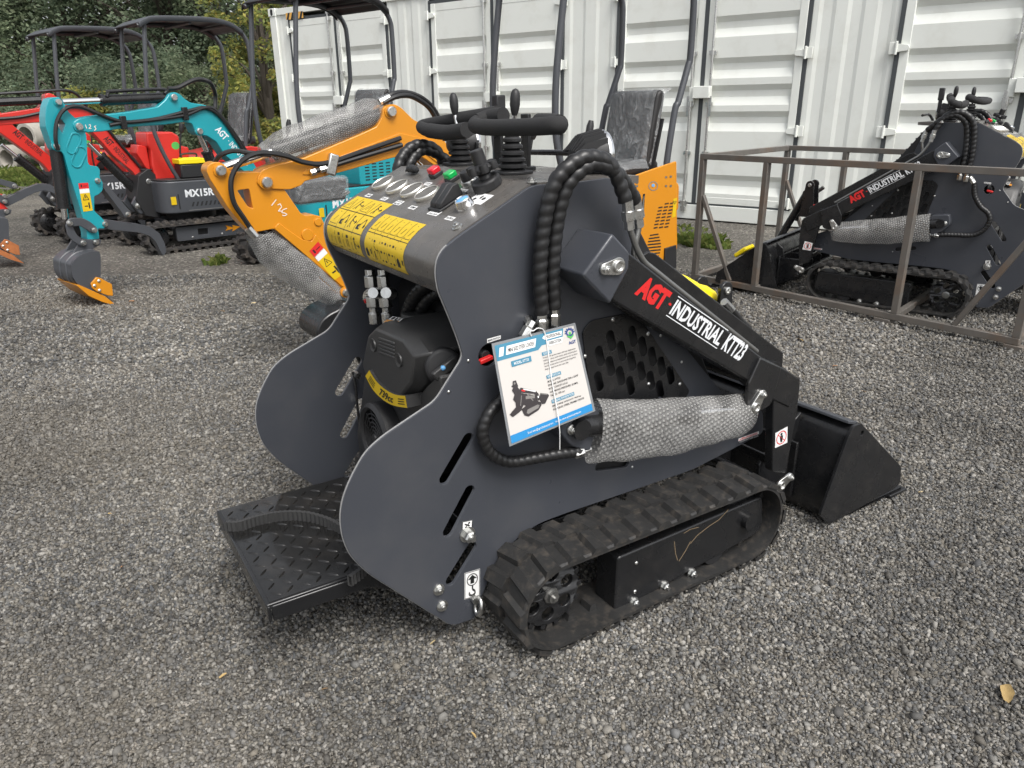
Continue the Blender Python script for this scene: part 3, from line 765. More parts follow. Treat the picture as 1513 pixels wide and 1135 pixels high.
for r_ in range(11):
    for c_ in range(15):
        x = px0 + .028 + r_ * .034; y = py0 + .03 + c_ * .033
        if x > px1 - .015 or y > py1 - .02: continue
        a = PI / 4 if (r_ + c_) % 2 else -PI / 4
        dx, dy = Vector((math.cos(a), math.sin(a), 0)), Vector((-math.sin(a), math.cos(a), 0)); c = Vector((x, y, PZ + .0014)); vs = []; n = 7
        for k in range(n):
            t = -1 + 2 * k / (n - 1); w = .0040 * (1 - t * t) ** .6
            vs += [c + dx * t * .0155 + dy * w, c + dx * t * .0155 + Vector((0, 0, .0036 * (1 - t * t) ** .5)), c + dx * t * .0155 - dy * w]
        mb.add(vs, [f for k in range(n - 1) for f in ((3 * k, 3 * k + 1, 3 * k + 4, 3 * k + 3), (3 * k + 1, 3 * k + 2, 3 * k + 5, 3 * k + 4))], TREAD)
mb.build('tread_plate', plat, angle=60)
mb = MB()
base = smooth_path([LF.z(*p, PZ + .002) for p in ((326, 782), (352, 784), (382, 775), (415, 769), (450, 769), (482, 777), (507, 790), (535, 812), (547, 832), (538, 850), (517, 866))], 10)
k = len(base); vs = []
for i, p in enumerate(base):
    t = (base[min(i + 1, k - 1)] - base[max(i - 1, 0)]); n = Vector((-t.y, t.x, 0)).normalized(); h = .027 * min(1, (i + 1) / 6)
    o = .0035 if i % 2 else .0065
    vs += [p + n * o, p + n * o + Vector((0, 0, h)), p - n * o + Vector((0, 0, h)), p - n * o]
mb.add(vs, [(4 * i + a, 4 * i + (a + 1) % 4, 4 * i + 4 + (a + 1) % 4, 4 * i + 4 + a) for i in range(k - 1) for a in range(4)], pmat('grey_rubber', (.035, .035, .035), .6))
mb.build('rubber_strip', plat, angle=25)

# ---- engine between the plates
EX = -.145
def ex(pts, x=EX): return [(lambda q: (q.y, q.z))(LF.x(a, b, x)) for a, b in pts]
mb = MB()
low = ex([(535, 545), (546, 560), (572, 592), (600, 604), (624, 572), (652, 560), (672, 600), (650, 650), (590, 720), (530, 720), (522, 640)], EX)
low = [(max(y_, -.30), z_) for y_, z_ in low]
mb.prism(round_poly(low, .012), EX + .012, .12, COVER, 'x')
eng = mb.build('engine', root, .008)
mb = MB()
cov = ex([(562, 477), (549, 490), (539, 537), (546, 557), (572, 587), (599, 597), (623, 569), (629, 524), (610, 497)], EX)
cb = [(y * .9 - .012, z * .985 + .014) for y, z in cov]; cc = (sum(p[0] for p in cov) / 9, sum(p[1] for p in cov) / 9)
face = [(cc[0] + (y - cc[0]) * .86, cc[1] + (z - cc[1]) * .88) for y, z in cov]
k = 9; vs = [(EX - .018, y, z) for y, z in face] + [(EX + .012, y, z) for y, z in cov] + [(EX + .30, y, z + .008) for y, z in cov]
fs = [tuple(range(k))] + [(i, (i + 1) % k, (i + 1) % k + k, i + k) for i in range(k)] + [(i + k, (i + 1) % k + k, (i + 1) % k + 2 * k, i + 2 * k) for i in range(k)] + [tuple(range(3 * k - 1, 2 * k - 1, -1))]
mb.add(vs, fs, COVER); mb.build('engine_cover', eng, .005, 30, 2)
fx = EX - .0185
for j in range(5):
    mb = MB(); a, b = LF.x(560, 500 + j * 5.0, fx), LF.x(583, 508 + j * 5.2, fx); mb.bar(a, b, .008, .0045, COVER, (1, 0, 0)); mb.build('vent_rib', eng, .002)
for px in ((552, 510), (590, 532)):
    p = LF.x(*px, fx); b = MB(); b.lathe([(.018, 0), (.017, .004), (.010, .001)], p, (-1, 0, 0), COVER, 20); b.lathe([(.010, 0), (.010, .0015)], p, (-1, 0, 0), DARK, 10); b.build('cover_screw', eng)
# curved capacity plate
o_ = smooth2([(540, 556), (551, 576), (566, 591), (583, 600), (602, 603)], 4); i_ = smooth2([(546, 547), (556, 563), (569, 575), (584, 583), (599, 585)], 4)
FXL = EX - .026
def lx(px, py, h): p = LF.x(px, py, FXL); return Vector((FXL - h, p.y, p.z))
d = Deco(lambda u, v, h: lx(u, v, h))
for q in range(len(o_) - 1): d.poly([o_[q], o_[q + 1], i_[q + 1], i_[q]], YELLOW)
d.up()
for q in range(len(o_) - 1): d.line(o_[q], o_[q + 1], .8, INK)
def along(u, v):
    t = u * (len(o_) - 1); n = min(int(t), len(o_) - 2); f = t - n
    a = Vector(o_[n]).lerp(Vector(o_[n + 1]), f); b = Vector(i_[n]).lerp(Vector(i_[n + 1]), f); return a.lerp(b, v)
d2 = Deco(lambda u, v, h: lx(*along(u, v), h), d.mb); d2.h = .0016
d2.text('739cc', .4, .2, .72, .82, INK, .03)
for u0, u1 in ((.1, .26), (.82, .95)):
    for v in (.3, .5, .7): d2.rect(u0, v - .04, u1, v + .04, INK, 3, 1)
d.mb.build('capacity_plate', eng, angle=80)
b = MB()
for q in range(len(o_) - 1):
    pts = [o_[q], o_[q + 1], i_[q + 1], i_[q]]; P = [LF.x(*z, FXL) for z in pts]
    b.add([(FXL, p.y, p.z) for p in P] + [(EX + .02, p.y, p.z) for p in P], [(0, 1, 5, 4), (2, 3, 7, 6), (0, 3, 7, 4), (1, 2, 6, 5), (0, 1, 2, 3)], COVER)
b.build('plate_backing', eng)
c = LF.x(561, 646, EX - .02); b = MB(); b.lathe([(.098, -.03), (.098, .012), (.088, .02), (.080, .014), (.078, .0)], c, (-1, 0, 0), MATTE, 40, False)
fan = b.build('recoil_housing', eng)
b = MB()
for r_ in (.02, .032, .044, .056, .068):
    b.tube([c + Vector((-.012, r_ * math.cos(2 * PI * k / 32), r_ * math.sin(2 * PI * k / 32))) for k in range(33)], .0022, MATTE, 6)
for k in range(12):
    t = 2 * PI * k / 12; b.bar(c + Vector((-.010, .012 * math.cos(t), .012 * math.sin(t))), c + Vector((-.010, .078 * math.cos(t + .25), .078 * math.sin(t + .25))), .004, .003, MATTE, (1, 0, 0))
b.lathe([(.014, .008), (.012, .018)], c, (-1, 0, 0), MATTE, 16); b.build('fan_grille', eng)
# air cleaner lid and wing knob on the right of the cover
p = LF.y(655, 541, -.255); b = MB(); b.lathe([(.045, -.03), (.045, .008), (.04, .014), (.02, .016)], p, Vector((-.35, -1, .15)), MATTE, 28)
b.box(p + Vector((-.008, -.026, .004)), (.07, .014, .024), COVER, Matrix.Rotation(-.5, 3, 'Y')); b.cyl(p + Vector((-.014, -.02, .006)), p + Vector((-.018, -.036, .008)), .006, BLUEBTN); b.build('air_cleaner_lid', eng, .004)
d = Deco(quad(LF.x(568, 481, EX + .03), LF.x(589, 484, EX + .03), LF.x(598, 476, EX + .06), LF.x(580, 472, EX + .06), (-.2, 0, 1))); d.h = .01
d.rect(0, 0, .9, .45, ORANGE).rect(.1, .45, .95, 1, WHITE).up().rect(.2, .5, .4, .95, INK).rect(.5, .5, .62, .95, INK).rect(.7, .5, .88, .95, INKGREY); d.mb.build('maker_badge', eng, angle=80)
p = LF.x(620, 466, EX + .16); b = MB(); b.lathe([(.052, 0), (.05, .010), (.042, .013), (.04, .010), (.004, .011)], (p.x, p.y, p.z), (0, 0, 1), COVER, 28); b.build('filler_cap', eng)
# quick couplers and hoses above the engine
for xx, px in ((-.06, 546), (-.045, 565)):
    b = MB(); a = LF.x(px, 398, xx); bt = LF.x(px + 8, 478, xx)
    L = (a - bt).length; q = [(.017, 0), (.017, .2), (.013, .21), (.013, .3), (.020, .32), (.020, .5), (.012, .52), (.012, .66), (.019, .68), (.019, .88), (.015, .9), (.015, 1.0)]
    b.lathe([(r_, h_ * L) for r_, h_ in q], bt, a - bt, ZINC, 8)
    m_ = LF.x(px + 14, 434, xx - .01); b.cyl(m_, m_ + Vector((-.03, -.03, .012)), .016, ZINC, seg=12); b.build('quick_coupler', root, .001)
b = MB(); b.hose([LF.x(600, 470, .0), LF.x(612, 440, .0), LF.x(636, 418, .02), (.1, -.12, .93)], .019, HOSE); b.build('engine_hose', root); b = MB(); b.hose([LF.x(615, 474, .02), LF.x(628, 448, .02), LF.x(650, 432, .04), (.12, -.2, .92)], .017, HOSE)
b.build('engine_hose', root)
b = MB(); b.box((.02, .04, .965), (.16, .42, .09), DARK); b.box((-.01, .1, .9), (.1, .12, .05), DARK)
for k in range(3): b.cyl((-.062, .1 - k * .1, .95), (-.08, .1 - k * .1, .93), .012, ZINC, seg=6)
b.build('valve_block', root, .004)
# choke / lever bracket seen against the left plate
b = MB(); p = LF.y(524, 552, HW - .03); b.tube(smooth_path([LF.y(521, 550, HW - .04), LF.y(525, 566, HW - .05), LF.y(529, 610, HW - .06), LF.y(534, 636, HW - .07), LF.y(542, 634, HW - .08)], 6), .004, BLACK, 8); b.cyl(p, p + Vector((0, -.03, 0)), .010, ZINC, seg=6)
p = LF.y(540, 606, HW - .05); b.cyl(p, p + Vector((-.01, -.05, .01)), .011, ZINC, seg=8); b.build('throttle_linkage', root)

# ---- lift arms
AY = TY - .065
BY = TY - .05
def mir(pts, s): return [(x, z) for x, z in pts]
ARM = LF.xz([(892, 398), (903, 372), (931, 374), (1126, 528), (1160, 545), (1183, 560), (1180, 575), (1166, 603), (1140, 590), (1108, 565), (904, 444)], -AY)
LEG = LF.xz([(1143, 590), (1147, 556), (1183, 562), (1178, 610), (1161, 700), (1141, 697)], -AY + .004)
LUG = LF.xz([(1123, 529), (1154, 543), (1150, 560), (1139, 598), (1127, 606), (1106, 612), (1102, 600), (1106, 566)], -AY - .008)
BRK = LF.xz([(905.6, 345), (931, 373), (930, 397), (901.6, 450), (861, 407)], -BY)
for s in (-1, 1):
    mb = MB(); mb.prism(ARM, s * AY, s * (AY - .07), BLACK); arm = mb.build('lift_arm', root, .005)
    mb = MB(); mb.prism(round_poly(LEG, .01), s * (AY - .004), s * (AY - .034), BLACK); mb.build('arm_leg', arm, .004)
    mb = MB(); mb.prism(round_poly(LUG, [.004, .004, .01, .02, .02, .02, .01, .004]), s * (AY - .002), s * (AY + .010), BLACK); mb.build('cylinder_lug', arm, .003)
    mb = MB(); mb.prism(BRK, s * BY, s * (HW - .002), SLATE); br = mb.build('pivot_bracket', root, .006, seg=3)
    def pinplate(name, pa, pb, y, par, rot=True):
        A_, B_ = LF.y(*pa, -y), LF.y(*pb, -y); m = MB()
        A_, B_ = Vector((A_.x, A_.z)), Vector((B_.x, B_.z)); d_ = (B_ - A_).normalized(); n_ = Vector((-d_.y, d_.x)); out = []
        for k in range(9):
            t = PI / 2 + PI * k / 8; out.append(A_ + (d_ * math.cos(t) + n_ * math.sin(t)) * .0135)
        for k in range(9):
            t = -PI / 2 + PI * k / 8; out.append(B_ + (d_ * math.cos(t) + n_ * math.sin(t)) * .020)
        m.prism([tuple(p) for p in out], s * y, s * (y + .007), ZINC)
        m.bolt((A_.x, s * (y + .007), A_.y), (0, s, 0), .009); m.lathe([(.0145, 0), (.0145, .006), (.009, .006), (.008, .002)], (B_.x, s * (y + .007), B_.y), (0, s, 0), ZINC, 22)
        return m.build(name, par, .001)
    pinplate('pivot_pin', (892, 397), (911, 393), BY, br)
    pinplate('rod_pin', (1124, 582), (1114, 601), AY + .010, arm)
    pinplate('bucket_pin', (1165, 704), (1152, 716), AY - .002, arm)
    m = MB(); gq = LF.xz([(958, 372), (968, 374), (1158, 522), (1156, 545), (1126, 536), (936, 386)], -AY + .055); m.prism(gq, s * (AY - .055), s * (AY - .066), BLACK); m.build('pipe_guard', arm, .003)
    # lettering on the arm
    def arm_print(name, pts, draw):
        c = [LF.y(*p, -AY) for p in pts]; P = [Vector((p.x, s * AY, p.z)) for p in c]
        if s > 0: P = [P[1], P[0], P[3], P[2]]
        d = Deco(quad(*P, (0, s, 0))); draw(d); d.mb.build(name, arm, angle=80)
    BL, BR, TR, TL = (936, 435), (1087, 534), (1104, 507), (955, 405)
    if s < 0:
        arm_print('arm_lettering', [BL, BR, TR, TL], lambda d: (d.text('AGT', 0, .02, .235, .98, REDINK, .06), d.disc((.265, .5), .06, REDINK, 12, .2), d.rect(.285, .96, .79, 1.0, WHITEINK), d.rect(.285, .0, .79, .04, WHITEINK), d.text('INDUSTRIAL', .295, .13, .785, .87, WHITEINK, .03), d.text('KTT23', .82, .08, 1.03, .96, WHITEINK, .035)))
    else:
        arm_print('arm_lettering', [(948, 437), (1090, 532), (1104, 507), (963, 409)], lambda d: (d.text('AGT', 0, .02, .235, .98, REDINK, .06), d.disc((.265, .5), .06, REDINK, 12, .2), d.rect(.285, .96, .79, 1.0, WHITEINK), d.rect(.285, .0, .79, .04, WHITEINK), d.text('INDUSTRIAL', .295, .13, .785, .87, WHITEINK, .03), d.text('KTT23', .82, .08, 1.03, .96, WHITEINK, .035)))
    side_print('no_hands_sticker', [(1145, 662), (1163, 654), (1163.5, 630), (1145.5, 640)], s, d_nohand, arm, AY + .0008 - .004)
    # plated hydraulic pipes on top of the arm
    for j, (q0, q1, q2) in enumerate((((927, 300), (930, 335), (950, 374)), ((940, 298), (944, 332), (964, 376)))):
        yy = AY - .026 - j * .024; m = MB(); P = [LF.y(*q, -yy) for q in (q0, q1, q2)]; e_ = LF.y(1150, 520, -yy)
        top = [Vector((p.x, s * yy, p.z)) for p in P] + [Vector((e_.x, s * yy, e_.z))]
        a1, a2 = Vector(ARM[2]), Vector(ARM[3]); dn = Vector((-(a2 - a1).y, (a2 - a1).x)).normalized() * .011
        if dn.y < 0: dn = -dn
        top = top[:2] + [Vector((q_.x, s * yy, q_.y)) for q_ in (a1 + (a2 - a1) * .10 + dn * 1.4, a1 + (a2 - a1) * .22 + dn, a1 + (a2 - a1) * .6 + dn, a2 + dn)]
        m.tube(smooth_path(top, 6), .0075, PIPE, 10)
        m.lathe([(.013, 0), (.013, .022), (.016, .024), (.016, .044), (.012, .046), (.012, .066)], top[0] - (top[1] - top[0]).normalized() * .005, top[1] - top[0], ZINC, 6)
        m.build('hydraulic_pipe', root)
        hp = [[(801, 464), (798, 400), (804, 330), (819, 272), (846, 241), (874, 232), (904, 246), (925, 298)], [(819, 456), (817, 400), (823, 330), (837, 277), (861, 250), (882, 243), (913, 258), (939, 297)]][j]
        ys = [HW + .034, HW + .036, HW + .04, HW + .05, HW + .06, HW + .065, HW + .07, yy]
        m = MB(); ctl = []
        for q, y_ in zip(hp, ys): p = LF.y(*q, -y_); ctl.append((p.x, s * (y_ - j * .01 * 0), p.z))
        m.hose(ctl, .0162, HOSE, pitch=.025, spiral=.22, seg=16); m.build('spiral_hose', root, angle=70)
        m = MB(); a_ = Vector(ctl[0]); m.lathe([(.012, 0), (.015, .004), (.015, .03), (.011, .034), (.011, .05)], a_ - Vector((0, 0, .045)), (0, 0, 1), ZINC, 6); m.cyl(a_ - Vector((0, 0, .03)), Vector((a_.x, s * HW, a_.z - .045)), .010, ZINC, seg=8); m.build('hose_fitting', root)
    # lift cylinder in bubble wrap
    A_, B_ = LF.y(852, 631, -HW - .065), LF.y(1115, 602, -AY + .02)
    a_, b_ = Vector((A_.x, s * (HW + .06), A_.z)), Vector((B_.x, s * (AY - .02), B_.z))
    m = MB(); m.cyl(a_, a_.lerp(b_, .62), .030, BLACK); m.cyl(a_.lerp(b_, .6), b_, .016, CHROME); m.cyl(a_ - Vector((0, .03, 0)), a_ + Vector((0, .03, 0)), .026, BLACK); cy = m.build('lift_cylinder', root)
    m = MB(); d_ = (b_ - a_); n = 44; sg = 34; vs = []
    up = Vector((0, 0, 1)); up = (up - d_ * (up.dot(d_) / d_.length_squared)).normalized(); sd = Vector((0, s, 0))
    for i in range(n + 1):
        t = i / n; c = a_ + d_ * (.085 + .885 * t) + up * (-.012 - .012 * math.sin(t * 3))
        ru, rs = .060 + .012 * math.sin(PI * min(1, t * 1.1)) + .016 * (1 - t) ** 3, .040 + .012 * math.sin(PI * t)
        if t > .93: ru *= 1 - (t - .93) * 2.2; rs *= 1 - (t - .93) * 2.5
        for k in range(sg):
            th = 2 * PI * k / sg; q = up * math.sin(th) * ru + sd * math.cos(th) * rs
            if math.sin(th) < -.5: q += up * (-.018) * (-.5 - math.sin(th)) * 2 * (1 - .6 * t)
            nz = mnoise.noise(Vector((t * 9, math.cos(th) * 1.6, math.sin(th) * 1.6 + s * 5))) * .0035 + mnoise.noise(Vector((t * 16, th * 1.6, 3.1 + s))) * .0012
            vs.append(c + q * (1 + nz / .05))
    m.add(vs, [(i * sg + k, i * sg + (k + 1) % sg, (i + 1) * sg + (k + 1) % sg, (i + 1) * sg + k) for i in range(n) for k in range(sg)], WRAP)
    wrap_uv(m.build('bubble_wrap', cy, angle=80), sg, .42, .34)
    # rear mount of the cylinder
    q = LF.xz([(836, 606), (880, 600), (888, 612), (872, 668), (845, 660), (828, 640)], -HW - .07); m = MB(); m.prism(round_poly(q, .012), s * (HW + .07), s * (HW - .001), SLATE); mt = m.build('cylinder_mount', root, .004)
    pinplate('mount_pin', (843, 634), (862, 629), HW + .07, mt)
    # loop hose of the cylinder
    hp = [(857, 667), (830, 670), (795, 676), (752, 682), (724, 668), (713, 640), (722, 612), (745, 585), (765, 545), (773, 500)]
    ys = [HW + .06, HW + .055, HW + .045, HW + .034, HW + .03, HW + .03, HW + .03, HW + .028, HW + .026, HW + .024]; m = MB(); ctl = []
    for q, y_ in zip(hp, ys): p = LF.y(*q, -y_); ctl.append((p.x, s * y_, p.z))
    m.hose(ctl, .0142, HOSE, pitch=.017, spiral=.16); m.build('spiral_hose', root, angle=70)
    m = MB(); a_ = Vector(ctl[0]); m.lathe([(.012, -.02), (.015, -.016), (.015, .006), (.010, .01), (.010, .03)], a_, (1, 0, .05), ZINC, 6); e_ = Vector(ctl[-1]); m.lathe([(.011, 0), (.014, .003), (.014, .026), (.01, .03), (.01, .045)], e_, (.6, 0, .8), ZINC, 6); m.cyl(e_ + Vector((.02, 0, .03)), Vector((e_.x + .03, s * HW, e_.z + .035)), .011, ZINC, seg=8); m.build('hose_fitting', root)
# tube that ties the arms together, ears and tilt cylinder
q = LF.y(1150, 560, -AY); m = MB(); m.cyl((q.x, -AY + .02, q.z), (q.x, AY - .02, q.z), .045, BLACK, seg=24); m.build('cross_tube', root)
ep = LF.y(1060, 426, -.02); ct = LF.y(1150, 560, -AY)
for yy in (-.055, .055):
    m = MB(); c0 = Vector((ep.x, ep.z)); b0 = Vector((q.x, q.z)); out = []
    for k in range(13): t = .2 + PI * 1.05 * k / 12; out.append(tuple(c0 + Vector((math.cos(t), math.sin(t))) * .029))
    out += [(c0.x - .05, c0.y - .22), (c0.x + .05, c0.y - .22)]
    m.prism(out, yy - .007, yy + .007, BLACK); ea = m.build('tilt_ear', root, .002)
    m = MB(); m.lathe([(.013, 0), (.013, .006), (.008, .008), (.007, .003)], (ep.x, yy + (.007 if yy > 0 else -.007), ep.z), (0, 1 if yy > 0 else -1, 0), ZINC, 22); m.build('ear_pin', ea)
a_ = LF.y(1060, 446, 0); g_ = LF.y(992, 414, .02); b_ = Vector((g_.x, .02, g_.z))
m = MB(); m.cyl(a_ - Vector((0, .05, 0)), a_ + Vector((0, .05, 0)), .018, BLACK); m.cyl(a_, a_ + Vector((.16, 0, -.34)), .026, BLACK); tc_ = m.build('tilt_cylinder', root)
m = MB(); L = (b_ - a_); n_ = 9; vs = []; u, w, dd = basis(L)
for i, (t, r_) in enumerate(((.1, .02), (.16, .030), (.35, .034), (.5, .029), (.55, .031), (.8, .034), (1.05, .030), (1.12, .014))):
    for k in range(n_):
        th = 2 * PI * k / n_; vs.append(a_ + L * t + (u * math.cos(th) + w * math.sin(th)) * r_)
m.add(vs, [(i * n_ + k, i * n_ + (k + 1) % n_, (i + 1) * n_ + (k + 1) % n_, (i + 1) * n_ + k) for i in range(7) for k in range(n_)] + [tuple(range(n_)), tuple(range(7 * n_, 8 * n_))], YPLAST)
m.build('yellow_cap', tc_, .004, 25)
m = MB(); h0, h1, h2, h3 = LF.y(1070, 446, -.1), LF.y(1081, 458, -.1), LF.y(1094, 474, -.1), LF.y(1108, 492, -.1)
m.cyl(h0, h1, .014, ZINC, seg=8); m.build('hose_fitting', root); m = MB(); m.hose([h1, h2, h3, (h3.x + .02, h3.y, h3.z - .12)], .012, HOSE, spiral=.15); m.build('spiral_hose', root)

# ---- bucket
SIDE = LF.xz([(1254, 646), (1262, 630), (1273, 626), (1332, 690), (1330, 714), (1322, 722), (1225, 775), (1212, 762)], -TY)
b0, b1 = SIDE[0], SIDE[6]
PANEL = MB()
prof = smooth2([(SIDE[2][0] + .004, SIDE[2][1] - .004), (SIDE[0][0] + .008, SIDE[0][1] - .012), (1.138, .17), (1.132, .05), (1.16, .015), (1.3, .012), (1.545, .014)], 5)
vs = [(x, y, z) for y in (-TY + .008, TY - .008) for x, z in prof]; k = len(prof)
th = [(-(prof[min(i + 1, k - 1)][1] - prof[max(i - 1, 0)][1]), (prof[min(i + 1, k - 1)][0] - prof[max(i - 1, 0)][0])) for i in range(k)]
vs += [(x - a / math.hypot(a, c) * -.010, y, z - c / math.hypot(a, c) * -.010) for y in (-TY + .008, TY - .008) for (x, z), (a, c) in zip(prof, th)]
PANEL.add(vs, [(i, i + 1, k + i + 1, k + i) for i in range(k - 1)] + [(2 * k + i, 3 * k + i, 3 * k + i + 1, 2 * k + i + 1) for i in range(k - 1)] + [(0, k, 3 * k, 2 * k), (k - 1, 3 * k - 1, 4 * k - 1, 2 * k - 1)], BLACK)
bk = PANEL.build('bucket', root, angle=40)
for s in (-1, 1):
    hole = circle((SIDE[2][0] + .012, SIDE[2][1] - .036), .009, 12)
    m = MB(); m.sheet(round_poly(SIDE, .008), [hole], s * TY, s * (TY - .010), BLACK, .001); m.build('bucket_side', bk, angle=14)
    m = MB(); y = s * .33; m.prism([(1.135, .03), (1.06, .07), (1.12, .30), (1.17, .335)], y - .005, y + .005, BLACK); m.build('bucket_gusset', bk, .002)
m = MB(); m.bar((SIDE[2][0] - .012, -TY + .02, SIDE[2][1] - .002), (SIDE[2][0] - .012, TY - .02, SIDE[2][1] - .002), .055, .010, GREY, (.3, 0, 1)); m.build('bucket_lip', bk, .002)
m = MB(); m.box((1.52, 0, .010), (.10, 2 * TY - .0, .012), BLACK); m.build('cutting_edge', bk, .003)
m = MB()      # quick-attach frame
for y in (-.34, -.1, .1, .34): m.prism([(.98, .10), (1.13, .05), (1.13, .235), (1.0, .235), (.97, .2)], y - .006, y + .006, BLACK)
m.box((.985, 0, .225), (.010, .72, .03), BLACK); m.box((1.125, 0, .15), (.012, .74, .2), BLACK); m.cyl((.985, -.42, .14), (.985, .42, .14), .016, BLACK)
m.build('quick_attach_frame', root, .003)
# ================================================================== the sheet hanging on the loader
yT, yB = HW + .05, HW + .105
def shp(px, py, y): q = LF.y(px, py, -y); return LF.o + LF.fx * q.x + LF.fy * (-y) + Vector((0, 0, q.z))
S_ = [shp(752.9, 660, yB), shp(879.7, 607.4, yB), shp(849.8, 477, yT), shp(726.4, 508, yT)]
def W2L(P): return LF.loc(P)
sl = [W2L(p) for p in S_]
nrm = (sl[1] - sl[0]).cross(sl[3] - sl[0]).normalized()
if nrm.y > 0: nrm = -nrm
sheet = thing('spec_sheet', 'laminated white and blue product sheet tied to the side of the near loader', 'sign', LF.o, TH)
m = MB(); LAM = FILM; q = [p for p in sl]
m.add([p for p in q] + [p - nrm * .0012 for p in q], [(0, 1, 2, 3), (7, 6, 5, 4), (0, 4, 5, 1), (1, 5, 6, 2), (2, 6, 7, 3), (3, 7, 4, 0)], pmat('laminate_edge', (.19, .20, .21), .15, coat=.8))
m.build('laminate', sheet)
d = Deco(quad(*sl, nrm)); d.h = .0004
X0, X1, Y0, Y1 = .025, .972, .02, .975
d.rect(X0, Y0, X1, Y1, PAPER, 4, 4).up()
d.poly([(X0, .81), (.48, .81), (.86, .93), (.86, Y1), (X0, Y1)], PAPERBLUE) if False else d.poly([(X0, .825), (.5, .825), (.55, .86), (.80, .86), (.84, Y1), (X0, Y1)], PAPERBLUE)
d.rect(X0, Y0, X1, .098, PAPERBLUE2).up()
d.poly([(.05, .862), (.10, .862), (.125, .945), (.075, .945)], WHITE).poly([(.13, .862), (.47, .862), (.50, .945), (.155, .945)], WHITE)
d.poly([(.57, .93), (.60, .905), (.80, .905), (.815, .955), (.60, .955)], WHITE).poly([(.60, .89), (.63, .835), (.79, .835), (.81, .89)], WHITE).up()
d.text('MINI SKID STEER LOADER', .165, .882, .465, .922, INK, .01).text('PROFESSIONAL', .615, .914, .795, .948, INK, .01).text('FABRICATION', .635, .846, .785, .880, INK, .01)
d.ring((.905, .915), .042, .016, LOGOBLUE, 18, 1.15).disc((.905, .905), .018, GREENINK, 10, .8).poly([(.86, .88), (.905, .845), (.95, .88), (.93, .89), (.905, .87), (.88, .89)], GREENINK)
for k in range(7): t = PI * k / 6; d.rect(.905 + .055 * math.cos(t) - .007, .915 + .047 * math.sin(t) - .006, .905 + .055 * math.cos(t) + .007, .915 + .047 * math.sin(t) + .006, LOGOBLUE)
d.text('AGT', .865, .79, .955, .825, LOGOBLUE, .03)
d.rect(.17, .735, .40, .79, PAPERBLUE).rect(.53, .755, .645, .79, PAPERBLUE).rect(.53, .515, .70, .55, PAPERBLUE).rect(.53, .255, .80, .29, PAPERBLUE).up()
d.text('MODEL: KTT23', .20, .748, .37, .775, WHITE, .01).text('FEATURES', .545, .761, .63, .784, WHITE).text('SPECIFICATIONS', .54, .521, .69, .544, WHITE).text('PACKING INFORMATION', .54, .261, .79, .284, WHITE)
for k, (t, w_) in enumerate((('Strong 23 HP gasoline engine with large displacement', .40), ('Hydraulic drive, both tracks, quick attach bucket', .41), ('Standing platform and padded hand bars for the driver', .41), ('Small body that works in narrow yards and gardens', .38), ('Easy service from the rear side', .28))): d.text(t, .53, .724 - k * .03, .53 + w_, .742 - k * .03, INK, .012)
for k, (t, w_) in enumerate((('MODEL: KTT23', .15), ('ENGINE: GASOLINE 739cc 23HP', .36), ('BUCKET CAPACITY: 0.15 m3', .22), ('WORKING PRESSURE: 20 MPa', .34), ('TRACK: 180 mm', .17))): d.text(t, .53, .474 - k * .037, .53 + w_, .494 - k * .037, INK, .012)
for k, (t, w_) in enumerate((('MACHINE WEIGHT: 900 kg', .34), ('PACKING: STEEL FRAME CRATE', .37))): d.text(t, .53, .214 - k * .035, .53 + w_, .234 - k * .035, INK, .012)
d.text('Email: sales@agrotkindustrial.com    Website: www.agrotkindustrial.com', .21, .042, .83, .072, WHITE)
# small picture of the machine printed on the sheet
pic = pmat('printed_machine', (.028, .022, .024), .35, coat=.6)
d.poly([(.055, .30), (.085, .265), (.15, .285), (.19, .30), (.20, .33), (.13, .345)], pic).poly([(.135, .345), (.20, .32), (.225, .345), (.22, .47), (.19, .535), (.14, .535), (.125, .515), (.145, .47), (.12, .43), (.14, .39)], pic)
d.poly([(.19, .31), (.21, .24), (.25, .215), (.37, .24), (.41, .275), (.415, .305), (.38, .33), (.24, .325)], pic).poly([(.20, .50), (.225, .515), (.385, .43), (.40, .40), (.375, .385), (.36, .41), (.21, .47)], pic)
d.poly([(.365, .42), (.40, .41), (.415, .345), (.385, .33)], pic).poly([(.40, .34), (.42, .285), (.455, .28), (.515, .345), (.505, .365), (.425, .40)], pic).poly([(.15, .535), (.20, .535), (.185, .60), (.15, .60), (.145, .565), (.125, .555)], pic).poly([(.215, .35), (.24, .325), (.38, .33), (.375, .39), (.22, .46)], pic).up()
d.line((.245, .495), (.375, .43), .010, WHITE).line((.225, .488), (.262, .47), .014, REDINK).poly([(.235, .255), (.255, .24), (.37, .262), (.39, .285), (.37, .298), (.25, .285)], INKGREY).line((.255, .405), (.355, .385), .030, INKGREY).line((.185, .345), (.215, .44), .008, INKGREY).line((.43, .39), (.50, .36), .008, INKGREY).disc((.165, .575), .012, INKGREY, 8).line((.28, .43), (.33, .35), .01, INKGREY).rect(.385, .36, .40, .38, WHITE)
d.mb.build('printed_sheet', sheet, angle=80)
m = MB(); tp = [W2L(shp(788, 489, yT + .004)), W2L(shp(797, 485, yT + .008)), W2L(shp(806, 496, yT + .006)), W2L(shp(815, 560, yT + .03)), W2L(shp(826, 625, yB + .004)), W2L(shp(827, 664, yB - .006))]
m.tube(smooth_path(tp, 8), .0013, WHITE, 6); tp = [W2L(shp(788, 489, yT + .004)), W2L(shp(783, 490, yT + .004)), W2L(shp(785, 497, yT + .004))]; m.tube(smooth_path(tp, 5), .0013, WHITE, 6)
m.build('string', sheet)

